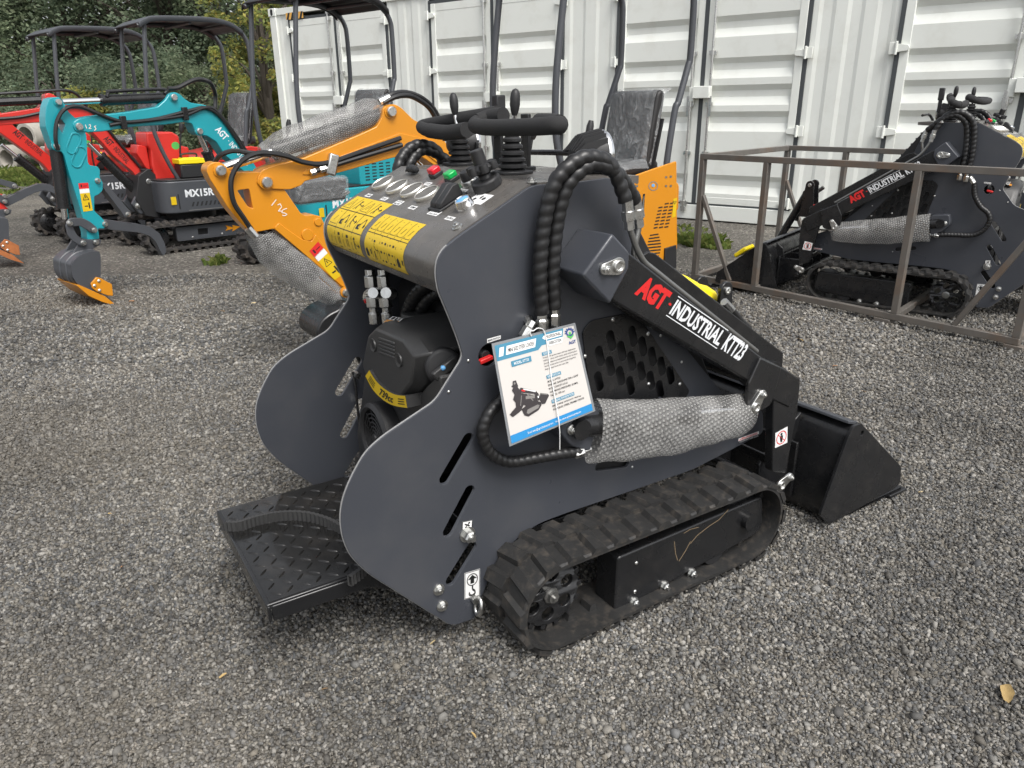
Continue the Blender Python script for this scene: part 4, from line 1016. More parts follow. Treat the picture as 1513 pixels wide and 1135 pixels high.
# ================================================================== the second loader, crated
C0 = ground(1026, 412, .03); C1 = ground(1500, 509, .03); cd = (C1 - C0); CL = Vector((cd.x, cd.y, 0)).length
KF = Frame((C0.x, C0.y), math.atan2(cd.y, cd.x))      # x along the near rail, y away from the camera
A2 = math.radians(133.6)
root2 = copy_tree(root)
root2.location = (3.135, 4.985, 0); root2.rotation_euler = (0, 0, math.radians(142.5)); root2.scale = (1.05, 1.05, 1.05)
root2['label'] = 'charcoal mini skid steer loader standing inside the open steel crate'
for ch in list(root2.children):      # this one wears a bagged coupler with a red cap instead of the yellow sleeve
    if ch.name.startswith('tilt_cylinder'):
        for g in list(ch.children):
            if g.name.startswith('yellow_cap'): bpy.data.objects.remove(g)
m = MB(); m.tube(smooth_path([(.74, .12, .60), (.80, .12, .62), (.88, .13, .60)], 5), [.02, .03, .034, .036, .034, .03, .03, .028, .024, .02, .016], FILM, 12); cp = m.build('bagged_coupler', root2, angle=80)
m = MB(); m.cyl((.86, .13, .605), (.95, .14, .575), .020, BLACK); m.build('coupler', cp); m = MB(); m.cyl((.94, .139, .578), (1.0, .145, .560), .025, REDINK, seg=20); m.build('red_cap', cp, .004)
m = MB(); m.box((1.36, .42, .27), (.10, .17, .03), YPLAST, Matrix.Rotation(.68, 3, 'Y')); m.build('yellow_tape', root2, .01)

_lamps = [ch for ch in root2.children if ch.name.startswith('work_light')]
if len(_lamps) > 1:                 # this one has lost its left lamp
    for g in list(_lamps[1].children): bpy.data.objects.remove(g)
    bpy.data.objects.remove(_lamps[1])

crate = thing('shipping_crate', 'open frame crate of bare steel bars around the far skid steer loader', 'crate', KF.o, KF.yaw)
HC, WC, tb, SHEAR = .965, 1.5, .04, -.27
m = None
def bar(name, a, b, w=tb):
    a = (a[0] + SHEAR * a[1] / WC, a[1], a[2]); b = (b[0] + SHEAR * b[1] / WC, b[1], b[2])
    mm = MB(); mm.bar(a, b, w, w, RAWSTEEL); return mm.build(name, crate, .003)
h = tb / 2
for y in (0, WC):
    bar('top_rail', (-h, y, HC - h), (CL + h, y, HC - h)); bar('bottom_rail', (-h, y, h + .03), (CL + h, y, h + .03))
    for x in (0, .543, 1.563, CL): bar('post', (x, y, .03 + tb), (x, y, HC - tb))
    bar('brace', (h, y, HC - .30), (.33, y, .03 + tb), .03); bar('brace', (CL - h, y, HC - .30), (CL - .33, y, .03 + tb), .03)
for x in (0, CL):
    bar('end_rail', (x, h, HC - h - .001), (x, WC - h, HC - h - .001)); bar('end_rail', (x, h, h + .031), (x, WC - h, h + .031))
for x in (.543, 1.563): bar('floor_bar', (x, h, h + .03), (x, WC - h, h + .03))
for x in (0, .75, 1.5, CL):
    for y in (0, WC):
        mm = MB(); mm.box((x + SHEAR * y / WC, y, .014), (.1, .06, .028), RAWSTEEL); mm.build('foot', crate, .003)

# ================================================================== the container
_b = ground(1085, 330.4)
CF = Frame((_b.x, _b.y), math.radians(-36.84))
cont = thing('shipping_container', 'long white shipping container with four pairs of side doors behind the machines', 'container', CF.o, CF.yaw)
SL = CF.y(402, 60, 0).x; CH = CF.y(400, 13, 0).z; SR = SL + 12.19; DEP = 2.44
D1L, D1M = CF.y(431, 80, 0).x, CF.y(498, 80, 0).x; hwid = D1M - D1L
DM = [D1M, CF.y(636.5, 80, 0).x + hwid, CF.y(1042, 60, 0).x, CF.y(1324, 85, 0).x + hwid]
ZB, ZT = .185, CF.y(424, 31, 0).z + .02
def cpart(name, fn, par=None, bevel=.006, angle=30):
    mm = MB(); fn(mm); return mm.build(name, par or cont, bevel, angle)
for x, y in ((SL + .08, .07), (SR - .08, .07), (SL + .08, DEP - .07), (SR - .08, DEP - .07)):
    cpart('corner_post', lambda b: b.box((x, y, CH / 2), (.16, .14, CH - .24), CWHITE))
    for z in (.06, CH - .06):
        c_ = cpart('corner_casting', lambda b: b.box((x + (.004 if x > SL + 1 else -.004), y + (-.003 if y < 1 else .003), z), (.178, .162, .12), CWHITE))
        cpart('casting_hole', lambda b: b.prism(capsule((x, z - .022), (x, z + .022), .06), -.016, .0, DARK) if y < 1 else b.prism(capsule((x, z - .022), (x, z + .022), .06), DEP, DEP + .016, DARK), c_, 0)
for y in (.05, DEP - .05):
    cpart('top_rail', lambda b: b.box(((SL + SR) / 2, y, CH - .06), (SR - SL - .36, .09, .10), CWHITE)); cpart('bottom_rail', lambda b: b.box(((SL + SR) / 2, y, .10), (SR - SL - .36, .1, .17), CWHITE))
for x in (SL + .05, SR - .05):
    cpart('end_rail', lambda b: (b.box((x, DEP / 2, CH - .06), (.09, DEP - .32, .1), CWHITE), b.box((x, DEP / 2, .1), (.09, DEP - .32, .17), CWHITE)))
    def corr(b, x=x):
        pts = []; n = 9; w = (DEP - .28) / n
        for i in range(n):
            y0 = .14 + i * w
            pts += [(y0, 0), (y0 + w * .35, 0), (y0 + w * .5, .036), (y0 + w * .85, .036)]
        pts.append((.14 + n * w, 0)); sgn = 1 if x < 0 else -1
        vs = [(x + sgn * q, y, z) for z in (.185, CH - .11) for y, q in pts]; k = len(pts)
        b.add(vs, [(i, i + 1, k + i + 1, k + i) for i in range(k - 1)], CWHITE)
    cpart('end_wall', corr, None, 0)
cpart('roof', lambda b: b.box(((SL + SR) / 2, DEP / 2, CH - .03), (SR - SL - .2, DEP - .2, .03), CWHITE)); cpart('floor', lambda b: b.box(((SL + SR) / 2, DEP / 2, .16), (SR - SL - .3, DEP - .25, .04), DARK))
cpart('back_wall', lambda b: b.box(((SL + SR) / 2, DEP - .05, CH / 2), (SR - SL - .34, .02, CH - .3), CWHITE))
# wall panels between the doors, pressed with upright grooves
edges = [SL + .16] + [e_ for M_ in DM for e_ in (M_ - hwid - .02, M_ + hwid + .02)] + [SR - .16]
for i in range(0, len(edges), 2):
    a, b_ = edges[i], edges[i + 1]
    if b_ - a < .03: continue
    def wallp(b, a=a, b_=b_):
        w = b_ - a; n = max(1, int(w / .27)); pts = [(a, 0)]
        for k in range(n):
            c0 = a + w * (k + .2) / n; c3 = a + w * (k + .8) / n; pts += [(c0, 0), (c0 + .04, .011), (c3 - .04, .011), (c3, 0)]
        pts.append((b_, 0)); k = len(pts)
        if w < .3: pts = [(a, 0), (b_, 0)]; k = 2
        vs = [(x, .03 + q, z) for z in (.186, CH - .11) for x, q in pts]
        b.add(vs, [(j, j + 1, k + j + 1, k + j) for j in range(k - 1)], CWHITE)
    cpart('wall_panel', wallp, None, 0, 12)
rowz = [CF.y(1062, 24, 0).z, CF.y(1057, 86, 0).z, CF.y(1054, 126.3, 0).z, CF.y(1051, 165, 0).z, CF.y(1050, 258, 0).z]
HZ = [CF.y(1190, 78, 0).z, CF.y(1182, 194, 0).z, CF.y(1178, 302, 0).z, CF.y(556, 17, 0).z if False else ZT - .17, .0]
for M_ in DM:
    for sd_ in (-1, 1):
        x0, x1 = (M_ - hwid + .022, M_ - .022) if sd_ < 0 else (M_ + .022, M_ + hwid - .022)
        def leaf(b, x0=x0, x1=x1):
            fr = .085
            b.box((x0 + fr / 2, .03, (ZB + ZT) / 2), (fr, .05, ZT - ZB - .04), CWHITE); b.box((x1 - fr / 2, .03, (ZB + ZT) / 2), (fr, .05, ZT - ZB - .04), CWHITE)
            b.box(((x0 + x1) / 2, .03, ZT - .02 - .05), (x1 - x0 - 2 * fr, .046, .10), CWHITE); b.box(((x0 + x1) / 2, .03, ZB + .02 + .04), (x1 - x0 - 2 * fr, .046, .08), CWHITE)
        door = cpart('door', leaf)
        def panel(b, x0=x0, x1=x1):
            pts = [(ZT - .115, .010)]
            for z in rowz: pts += [(z, .010), (z - .058, .048), (z - .125, .048), (z - .215, .010)]
            pts.append((ZB + .095, .010)); k = len(pts)
            vs = [(x, q, z) for x in (x0 + .083, x1 - .083) for z, q in pts]
            b.add(vs, [(j, j + 1, k + j + 1, k + j) for j in range(k - 1)], CWHITE)
        cpart('door_panel', panel, door, 0, angle=12)
        hx = M_ - hwid if sd_ < 0 else M_ + hwid
        for z in (HZ[3], HZ[0], HZ[1], HZ[2]):
            def hinge(b, z=z, hx=hx, sd_=sd_):
                b.prism([(hx + sd_ * .012, z - .055), (hx + sd_ * .075, z - .055), (hx + sd_ * .075, z + .055), (hx + sd_ * .012, z + .055)], -.022, .004, CWHITE)
                b.prism([(hx + sd_ * .006, z - .04), (hx - sd_ * .10, z - .026), (hx - sd_ * .11, z), (hx - sd_ * .10, z + .026), (hx + sd_ * .006, z + .04)], -.026, .002, CWHITE); b.cyl((hx + sd_ * .008, -.03, z - .062), (hx + sd_ * .008, -.03, z + .062), .013, CWHITE)
            cpart('hinge', hinge, door, .003)
        bx = M_ + sd_ * .115
        def lockbar(b, bx=bx):
            b.cyl((bx, -.035, ZB - .06), (bx, -.035, ZT + .05), .0145, ZINC, seg=12)
            for z in (ZB + .02, .78, 1.32, 1.86, ZT - .06): b.box((bx, -.022, z), (.085, .03, .045), ZINC); b.cyl((bx, -.035, z - .03), (bx, -.035, z + .03), .02, ZINC, seg=12)
            for z in (ZB - .05, ZT + .04): b.box((bx, -.03, z), (.06, .035, .06), ZINC)
        cpart('locking_bar', lockbar, door, .002)
        def handle(b, bx=bx, sd_=sd_):
            b.bar((bx, -.05, 1.42), (bx + sd_ * .36, -.05, 1.40), .022, .012, ZINC) if False else b.box((bx + sd_ * .02, -.048, 1.30), (.03, .016, .22), ZINC)
        cpart('door_handle', handle, door, .002)
    cpart('door_gasket', lambda b: (b.box((M_ - hwid, .022, (ZB + ZT) / 2), (.042, .03, ZT - ZB), GASKET), b.box((M_ + hwid, .022, (ZB + ZT) / 2), (.042, .03, ZT - ZB), GASKET), b.box((M_, .02, (ZB + ZT) / 2), (.05, .036, ZT - ZB - .04), GASKET),
                                     b.box((M_, .022, ZT), (hwid * 2 + .04, .03, .042), GASKET), b.box((M_, .022, ZB), (hwid * 2 + .04, .03, .042), GASKET)), None, 0)
    cpart('lock_box', lambda b: (b.box((M_ + .03, -.05, 1.45), (.20, .09, .13), CWHITE), b.box((M_ - .10, -.025, 1.43), (.06, .05, .16), CWHITE)), None, .006)
hz = CF.y(433, 23.5, 0)
d = Deco(lambda u, v, h_: Vector((hz.x - .17 + u * .44, -.0 - h_, hz.z - .05 + v * .10))); d.h = .012
d.rect(0, 0, 1, 1, pmat('hazard_yellow', (.75, .40, .08), .5)).up()
for k in range(4): d.poly([(.02 + k * .25, 0), (.14 + k * .25, 0), (.25 + k * .25, 1), (.13 + k * .25, 1)], INK)
d.mb.build('height_stripe', cont, angle=80)
# ================================================================== mini excavators
POSE = dict(near_red=(-3.312, 7.843, 223.4), orange=(.362, 4.817, 214.9), teal=(-1.711, 6.834, 230.0), far_red=(-4.594, 8.594, 227.7))
def line_on(EF, y): return lambda u, v, h: (lambda q: Vector((q.x, y + h, q.z)))(EF.y(u, v, y))

def warn_on(d, q):
    """red, white and yellow decal; q = four pixel corners ll, lr, ur, ul"""
    a, b, c, e = [Vector(p) for p in q]
    f = lambda u, v: tuple((a * (1 - u) + b * u) * (1 - v) + (e * (1 - u) + c * u) * v)
    R = lambda u0, v0, u1, v1, m: d.poly([f(u0, v0), f(u1, v0), f(u1, v1), f(u0, v1)], m)
    R(0, 0, 1, .64, YELLOW); R(0, .64, 1, .80, WHITE); R(0, .78, 1, 1, REDINK); d.up()
    R(.05, .66, .95, .78, WHITE)
    T = [f(.5, .6), f(.2, .4), f(.8, .4)]
    for k in range(3): d.line(T[k], T[(k + 1) % 3], .9, INK)
    d.line(f(.5, .53), f(.5, .45), 1.2, INK); R(.66, .08, .8, .3, INK); R(.25, .16, .6, .2, INK); R(.2, .85, .34, .95, INK); R(.45, .88, .85, .9, INK)

def excavator(key, label, main, body):
    X, Y, a = POSE[key]; EF = Frame((X, Y), math.radians(a))
    r = thing('mini_excavator', label, 'excavator', EF.o, EF.yaw, 'mini excavators parked in a row')
    # undercarriage
    for s in (-1, 1):
        u = bpy.data.objects.new('track', None); COL.objects.link(u); u.parent = r
        track(u, -.47, .50, .15, s * .475, s * .285, RUBBER2, .024, .075, .022, 2, .036)
        m = MB(); b1 = round_poly([(-.36, .10), (.33, .10), (.33, .235), (-.36, .235)], .015); m.sheet(b1, [[(.02, .14), (.12, .14), (.12, .2), (.02, .2)]], s * .43, s * .40, body, .002); m.box((0, s * .36, .165), (.66, .06, .10), DARK)
        for px in ((.18, .125), (-.12, .125)): m.dome((px[0], s * .43, px[1]), (0, s, 0), .012, ZINC)
        m.build('track_frame', u, .002, angle=14)
        m = MB(); m.lathe([(.10, -.03), (.115, -.02), (.115, .02), (.10, .03), (.04, .035)], (-.47, s * .38, .15), (0, s, 0), body, 28); m.build('idler', u)
        m = MB(); m.lathe([(.115, -.02), (.118, .0), (.105, .03), (.085, .035), (.08, .06), (.04, .065)], (.5, s * .37, .15), (0, s, 0), BLACK, 30); m.lathe([(.105, 0), (.105, .05), (.09, .06), (.06, .07), (.055, .10)], (.5, s * .34, .15), (0, -s, 0), BLACK, 28); m.box((.47, s * .22, .16), (.10, .12, .09), BLACK)
        for k in range(6): t = k * PI / 3; m.dome((.5 + .085 * math.cos(t), s * .29, .15 + .085 * math.sin(t)), (0, -s, 0), .008, ZINC)
        m.build('drive_motor', u, .003)
    m = MB(); m.box((0, 0, .23), (.55, .6, .08), body); m.cyl((0, 0, .27), (0, 0, .36), .24, DARK, seg=30); m.build('slew_base', r, .008)
    # upper body
    plan = round_poly([(.40, -.43), (.40, .43), (-.62, .43), (-.80, .30), (-.86, 0), (-.80, -.30), (-.62, -.43)], [.16, .16, .1, .1, .1, .1, .1], 6) if key != 'orange' else round_poly([(.40, -.43), (.40, .42), (-.56, .42), (-.60, .30), (-.66, 0), (-.66, -.30), (-.60, -.43)], .08, 6)
    m = MB(); m.prism(plan, .365, .665, body if key != 'teal' else main, 'z'); hb = m.build('house', r, .012, 30, 3)
    m = MB(); m.prism([(x * .985, y * .985) for x, y in plan], .665, .682, MATTE, 'z'); m.build('floor_plate', r, .004)
    d = Deco(lambda u, v, h_: Vector((.30 - u * .62, .43 + h_, .36 + v * .3))); d.text('MX15R', .18, .50, .64, .74, WHITEINK, .035)
    d.mb.build('model_lettering', hb, angle=80)
    d = Deco(lambda u, v, h_: Vector((.30 - u * .62, .43 + h_, .36 + v * .3)))
    for k in range(9): d.poly([(.25 + k * .07, .2), (.28 + k * .07, .2), (.31 + k * .07, .34), (.28 + k * .07, .34)], DARK)
    d.rect(.2, .08, .9, .095, INKGREY).rect(-.05, .3, .03, .55, YELLOW).rect(.06, .15, .08, .62, DARK)
    d.mb.build('vent_marking', hb, angle=80)
    # swing post
    m = MB(); m.prism([(.36, .30), (.50, .34), (.56, .50), (.50, .72), (.40, .78), (.34, .72)], -.16, .16, DARK if key != 'orange' else main); m.prism([(.40, .34), (.54, .36), (.60, .46), (.56, .52), (.48, .60), (.47, .74), (.38, .76), (.36, .5)], .10, .135, body); m.prism([(.40, .34), (.54, .36), (.60, .46), (.56, .52), (.48, .60), (.47, .74), (.38, .76), (.36, .5)], -.135, -.10, body)
    sw = m.build('swing_post', r, .006)
    d = Deco(lambda u, v, h_: Vector((.5 - u * .12, .135 + h_, .46 + v * .2))); d.rect(.1, .45, .8, .95, INKGREY).rect(.15, .15, .8, .38, WHITE); d.mb.build('sticker', sw)
    m = MB(); m.bolt((.43, .135, .665), (0, 1, 0), .026, h=.012); m.build('pin', sw); m = MB(); m.bolt((.545, .135, .44), (0, 1, 0), .022, h=.012); m.build('pin', sw)
    # hood under the seat, seat, canopy
    hood = [(-.14, .665), (-.14, .86), (-.20, .90), (-.54, .96), (-.66, .94), (-.80, .80), (-.84, .665)]
    if key == 'orange': hood = [(-.14, .665), (-.14, .83), (-.50, .86), (-.57, .84), (-.58, .665)]
    hm = main
    dx, dz = (.13, -.08) if key == 'orange' else (0, 0)
    lift = .07 if key == 'teal' else 0
    m = MB(); m.prism(round_poly(hood, .03), -.415, .415, hm); hd = m.build('engine_hood', r, .014, 30, 3)
    if key == 'orange':
        # whole left panel down to the track with louvres
        pl = EF.xz([(930, 262), (958, 252), (999, 238), (1000, 366), (990, 392), (925, 392)], .435); m = MB(); m.prism(round_poly(pl, .012), .425, .440, main); pn = m.build('side_panel', r, .004)
        d = Deco(line_on(EF, .4405))
        for k in range(8):
            for j in range(3):
                if k == 0 and j == 0: continue
                x = 977 + j * 8 - k * 1.2; y = 300 + k * 5 - j * .6; d.poly([(x - 3, y + 1.2), (x + 3, y), (x + 3, y + 2), (x - 3, y + 3.2)], DARK)
        for k in range(8): w_ = 4 + 5.5 * math.sin((k + 1) * PI / 9.5) ; d.poly([(966 - w_, 347 + k * 4.6), (967 + w_, 345 + k * 4.6), (967 + w_, 347 + k * 4.6), (966 - w_, 349 + k * 4.6)], DARK)
        d.poly([(950, 287), (953, 286), (951, 320), (946, 322)], DARK); d.up().poly([(950.8, 290), (952, 290), (950.4, 316), (948, 317)], ZINC)
        for px in ((941, 270), (941, 275), (984, 262), (991, 261), (984, 275), (991, 275)): d.disc(px, 1.8, ZINC, 8)
        d.ring((965, 275), 7, 1.2, INKGREY, 18).disc((965, 274), 2.5, BLUEBTN, 8)
        d.poly([(993, 322), (998, 320), (1000, 292), (995, 294)], YELLOW).up().tri((996.5, 299), 3, .6, INK)
        d.mb.build('louvre_panel', pn, angle=80)
        m = MB(); bq = EF.xz([(982, 367), (998, 362), (998, 396), (980, 398)], .445); m.prism(bq, .44, .455, MATTE); m.build('corner_bumper', r, .003)
    else:
        d = Deco(lambda u, v, h_: Vector((-.10 - u * .5, .415 + h_, .665 + v * .22)))
        for k in range(6):
            for j in range(4): d.rect(.2 + j * .16, .2 + k * .12, .3 + j * .16, .25 + k * .12, DARK)
        d.mb.build('louvre_panel', hd, angle=80)
    m = MB(); m.box((-.50 + dx, 0, 1.0 + dz), (.42, .44, .08), SEATCLOTH, Matrix.Rotation(.06, 3, 'Y')); st = m.build('seat', r, .03, seg=4)
    m = MB(); bk_ = [(-.66, 1.02), (-.60, 1.03), (-.625, 1.22), (-.665, 1.45), (-.70, 1.475), (-.735, 1.45), (-.70, 1.2)]
    bk_ = [(x + dx, z + dz) for x, z in bk_]
    m.prism(round_poly(bk_, .02), -.215, .215, SEATCLOTH); m.build('backrest', st, .03, seg=4)
    m = MB(); n, k = 16, 16; vs = []
    for i in range(n + 1):
        for j in range(k + 1):
            y = -.222 + .444 * i / n; z = 1.0 + .482 * j / k; x = -.588 - .07 * (z - 1.02) / .45 * 1.2 + .012
            if i in (0, n): x -= .07
            if j == k: x -= .06
            x += mnoise.noise(Vector((y * 9, z * 9, X))) * .014 + .006; vs.append((x, y, z))
    o_ = len(vs)
    for i in range(n + 1):
        for j in range(9):
            y = -.235 + .47 * i / n; x = -.27 - .33 * j / 8; vs.append((x, y + 0, 1.052 + mnoise.noise(Vector((x * 9, y * 9, Y))) * .014 - (.05 if i in (0, n) else 0) - (.05 if j == 0 else 0)))
    fs = [(i * (k + 1) + j, (i + 1) * (k + 1) + j, (i + 1) * (k + 1) + j + 1, i * (k + 1) + j + 1) for i in range(n) for j in range(k)] + [(o_ + i * 9 + j, o_ + (i + 1) * 9 + j, o_ + (i + 1) * 9 + j + 1, o_ + i * 9 + j + 1) for i in range(n) for j in range(8)]
    m.add([(x + dx, y, z + dz) for x, y, z in vs], fs, FILM); m.build('plastic_cover', st, angle=80)
    for s in (-1, 1):
        m = MB(); m.bar((-.70 + dx, s * .23, 1.30 + dz), (-.63 + dx, s * .23, .98 + dz), .03, .012, DARK); m.bar((-.63 + dx, s * .23, .98 + dz), (-.38 + dx, s * .23, .93 + dz), .03, .012, DARK); m.build('seat_bracket', st, .002)
        m = MB(); m.tube(smooth_path([(-.52, s * .33, .68), (-.53, s * .33, .96), (-.585, s * .32, 1.27), (-.61, s * .32, 1.32), (-.685, s * .31, 1.52), (-.70, s * .31, 1.58), (-.70, s * .31, 1.84 + lift), (-.685, s * .31, 1.95 + lift), (-.62, s * .31, 2.045 + lift)], 6), .0205, GREY, 12); m.build('rear_post', r)
        m = MB(); m.tube(smooth_path([(.19, s * .33, .67), (.25, s * .33, .80), (.315, s * .32, 1.0), (.345, s * .31, 1.18), (.34, s * .31, 1.5), (.27, s * .31, 2.04 + lift)], 6), .0195, GREY, 12); m.build('front_post', r)
    m = MB(); rp = [(.33, 2.05), (.27, 2.085), (.16, 2.115), (-.3, 2.135), (-.52, 2.11), (-.64, 2.04)]
    up = smooth2([(x, z + lift) for x, z in rp], 4); k = len(up); vs = []
    for y, dz in ((-.36, -.05), (-.355, -.008), (-.32, 0), (.32, 0), (.355, -.008), (.36, -.05)):
        vs += [(x, y, z + dz) for x, z in up]
    m.add(vs, [(j * k + i, j * k + i + 1, (j + 1) * k + i + 1, (j + 1) * k + i) for j in range(5) for i in range(k - 1)], MATTE if key == 'teal' else GREY)
    cn = m.build('canopy_roof', r, 0, 50); sd_ = cn.modifiers.new('thickness', 'SOLIDIFY'); sd_.thickness = .012
    m = MB()
    for s in (-1, 1): m.tube([(x, s * .31, z - .03) for x, z in up], .02, GREY, 10)
    for x in (.2, -.15, -.5): m.cyl((x, -.31, 2.075 + lift), (x, .31, 2.075 + lift), .015, GREY, seg=10)
    m.build('roof_frame', r)
    for s in (-1, 1):
        m = MB(); c = Vector((.12, s * .27, .68)); m.tube(smooth_path([c, c + Vector((.0, 0, .2)), c + Vector((-.04, 0, .42))], 5), .009, BLACK, 8); m.lathe([(.012, 0), (.022, .02), (.022, .09), (.014, .12)], c + Vector((-.045, 0, .42)), (-.2, 0, 1), MATTE, 14); m.build('control_lever', r)
    return EF, r

def pin(mb, EF, px, y, r=.026): p = EF.y(*px, y); mb.cyl((p.x, y - .01, p.z), (p.x, y + .006, p.z), r * 1.35, ZINC if r < .02 else MATS['_pinring'], seg=20); mb.lathe([(r, 0), (r, .014), (r * .8, .02)], (p.x, y + .006, p.z), (0, 1, 0), ZINC, 18)
def cylinder(EF, par, a, b, y, r, rod=.55, rr=None, name='boom_cylinder'):
    A_, B_ = EF.y(*a, y), EF.y(*b, y); m = MB(); m.cyl(A_, A_.lerp(B_, rod), r, BLACK, seg=16); m.cyl(A_.lerp(B_, rod - .03), A_.lerp(B_, rod), r * 1.12, BLACK, seg=16); m.cyl(A_.lerp(B_, rod), B_, rr or r * .5, CHROME, seg=14)
    return m.build(name, par)
def hose_px(EF, par, pts, y, r, name='hose', mat=None):
    m = MB(); m.tube(smooth_path([EF.y(p[0], p[1], y if len(p) < 3 else p[2]) for p in pts], 8), r, mat or HOSE, 8); return m.build(name, par)

# ---------------- teal
EF, ex_t = excavator('teal', 'teal mini excavator with a grey bucket, standing in front of the red ones', TEAL, GREY)
MATS['_pinring'] = TEAL
bt = .062
BOOM = [(107, 186), (109, 179.5), (117, 175), (136, 171.5), (190, 165.5), (233, 157.8), (244, 148), (250, 139), (258, 136), (266, 139), (274, 147), (282, 152), (300, 154.5), (316, 159.5), (330, 174), (339, 190.6), (362, 219), (381, 251), (392, 268), (384, 276), (372, 270), (361, 254), (332, 228.7), (319.6, 209.7), (306, 201), (296, 200), (289, 195), (284, 183), (272, 180.5), (243, 184.5), (196, 187.5), (152, 194.5), (131, 196), (116, 194)]
m = MB(); m.prism(round_poly(EF.xz(BOOM, bt), .012, 3), -bt, bt, TEAL); boom_t = m.build('boom', ex_t, .006)
def boom_text(EF, par, A_, B_, w_, mat):
    (ax, ay), (bx, by) = A_, B_; dv = Vector((bx - ax, by - ay)); nv = Vector((dv.y, -dv.x)).normalized() * w_
    d = Deco(lambda u, v, h: (lambda q: Vector((q.x, bt + h, q.z)))(EF.y(ax + dv.x * u + nv.x * v, ay + dv.y * u + nv.y * v, bt))); d.h = .001
    d.text('AGT', 0, 0, .3, 1, mat, .03).disc((.36, .5), .05, mat, 8, .3).text('INDUSTRIAL', .42, .1, 1, .9, mat, .01); return d.mb.build('boom_lettering', par, angle=80)
boom_text(EF, boom_t, (317, 192), (364, 246), 10, WHITEINK)
for p in ((116, 187), (256, 144), (294, 194)): m = MB(); pin(m, EF, p, bt, .024); m.build('pivot_pin', boom_t)

DIP = [(68.5, 158), (73, 146), (80, 143.5), (88, 144), (93, 150), (97.5, 158), (101, 165), (114, 177), (125, 190), (128, 202), (130, 240), (133, 244.5), (144, 246), (148, 251), (147.5, 262), (152, 270), (152, 281), (146, 287.5), (139.5, 290), (139.5, 312), (150.5, 322), (158, 331), (154, 338), (145, 337.5), (147, 353), (129.5, 354.5), (129, 345), (116, 299), (104, 262), (95, 230), (91, 224), (84, 224), (79, 219), (73, 203), (67.8, 188), (67, 172)]
HOLE = [(88, 174), (97, 183.5), (92.5, 197), (86, 187)]
m = MB(); m.sheet(round_poly(EF.xz(DIP, .055), .008, 3), [round_poly(EF.xz(HOLE, .055), .008)], -.055, .055, TEAL, .003); dip_t = m.build('dipper', ex_t, angle=14)
for p, r_ in (((85.5, 151), .02), ((82.5, 216), .02), ((144, 267), .014), ((155, 331), .014)): m = MB(); pin(m, EF, p, .056, r_); m.build('pivot_pin', dip_t)
for a_, b_ in (((112, 204), (106, 220)), ((120, 224), (113, 240))):
    m = MB(); A_, B_ = EF.xz([a_, b_], .055); m.sheet(capsule(A_, B_, .075, 6), [capsule(A_, B_, .055, 6)], .054, .060, TEAL, .0015); m.build('pressed_rib', dip_t, angle=50)
d = Deco(line_on(EF, .0555)); d.h = .0012; warn_on(d, [(123, 313), (137, 311), (130, 270), (115.5, 271)]); d.mb.build('warning_decal', dip_t, angle=80)
def chalk(EF, y, par, strokes, w):
    d = Deco(line_on(EF, y)); d.h = .0015
    for s_ in strokes:
        for a_, b_ in zip(s_, s_[1:]): d.line(a_, b_, w, CHALK)
    return d.mb.build('chalk_number', par, angle=80)
chalk(EF, bt, boom_t, [[(126, 184), (128, 190)], [(131, 185), (133, 184), (134, 187), (131, 190), (135, 190)], [(142, 186), (139, 187), (141, 189), (142, 191), (139, 193)]], 1.1)
cylinder(EF, ex_t, (255, 144), (92, 151), 0, .036, .68, .021, 'dipper_cylinder')
hose_px(EF, ex_t, [(158, 143), (160, 137), (166, 135), (240, 132), (243, 138)], .03, .012, 'cylinder_pipe', BLACK)
cylinder(EF, ex_t, (83, 222), (97, 324), 0, .042, .84, .022, 'bucket_cylinder')
cylinder(EF, ex_t, (330, 285), (294, 196), 0, .04, .7, .022)
hose_px(EF, ex_t, [(86, 222, .075), (82, 205, .085), (84, 180, .085), (95, 162, .085), (114, 157, .085), (140, 166, .08), (172, 178, .075), (200, 180, .075), (270, 171, .075), (300, 160, .075), (318, 163, .075), (345, 195, .075), (372, 236, .075)], .08, .013)
hose_px(EF, ex_t, [(162, 185, .07), (182, 181.5, .073), (230, 176, .073), (282, 163, .073), (305, 160, .073), (330, 178, .075), (366, 232, .075)], .07, .013)
hose_px(EF, ex_t, [(248, 131, .0), (262, 130, 0), (285, 119, 0), (300, 118, 0), (312, 124, 0), (318, 140, -.1), (318, 160, -.1)], .0, .016)
for p in ((181, 181.5), (272, 168)): m = MB(); q = EF.y(*p, bt); m.box((q.x, bt + .014, q.z), (.04, .028, .09), BLACK); m.build('hose_clamp', boom_t, .004)
# linkage, bucket, thumb
def link(EF, par, pts, y0, y1, name, mat=GREY):
    m = MB(); m.prism(round_poly(EF.xz(pts, y1), .012, 3), y0, y1, mat); return m.build(name, par, .004)
l1 = link(EF, ex_t, [(99, 331), (101, 324), (108, 322), (122, 322), (134, 328), (144, 337), (143, 344), (136, 345), (129, 340), (119, 334), (106, 335)], .056, .072, 'bucket_link')
l2 = link(EF, ex_t, [(97, 334), (100, 326), (107, 328), (108, 336), (113, 346), (121, 354), (127, 355), (127, 363), (120, 364), (108, 357), (100, 348)], .074, .088, 'bucket_link')
for p in ((103, 330), (139.5, 340), (123, 359), (142, 358)): m = MB(); pin(m, EF, p, .088, .014); m.build('link_pin', l2)
BW = .15
BS = [(105, 398), (104.5, 390), (110, 383), (118, 376.5), (128, 373), (136, 371), (146, 371.5), (148, 380), (148, 409), (144, 424), (150, 436), (134, 432), (112, 418), (106, 408)]
bo = EF.xz(BS, BW)
bk2 = bpy.data.objects.new('bucket', None); COL.objects.link(bk2); bk2.parent = ex_t
m = MB(); back = bo[10:] + bo[:7]
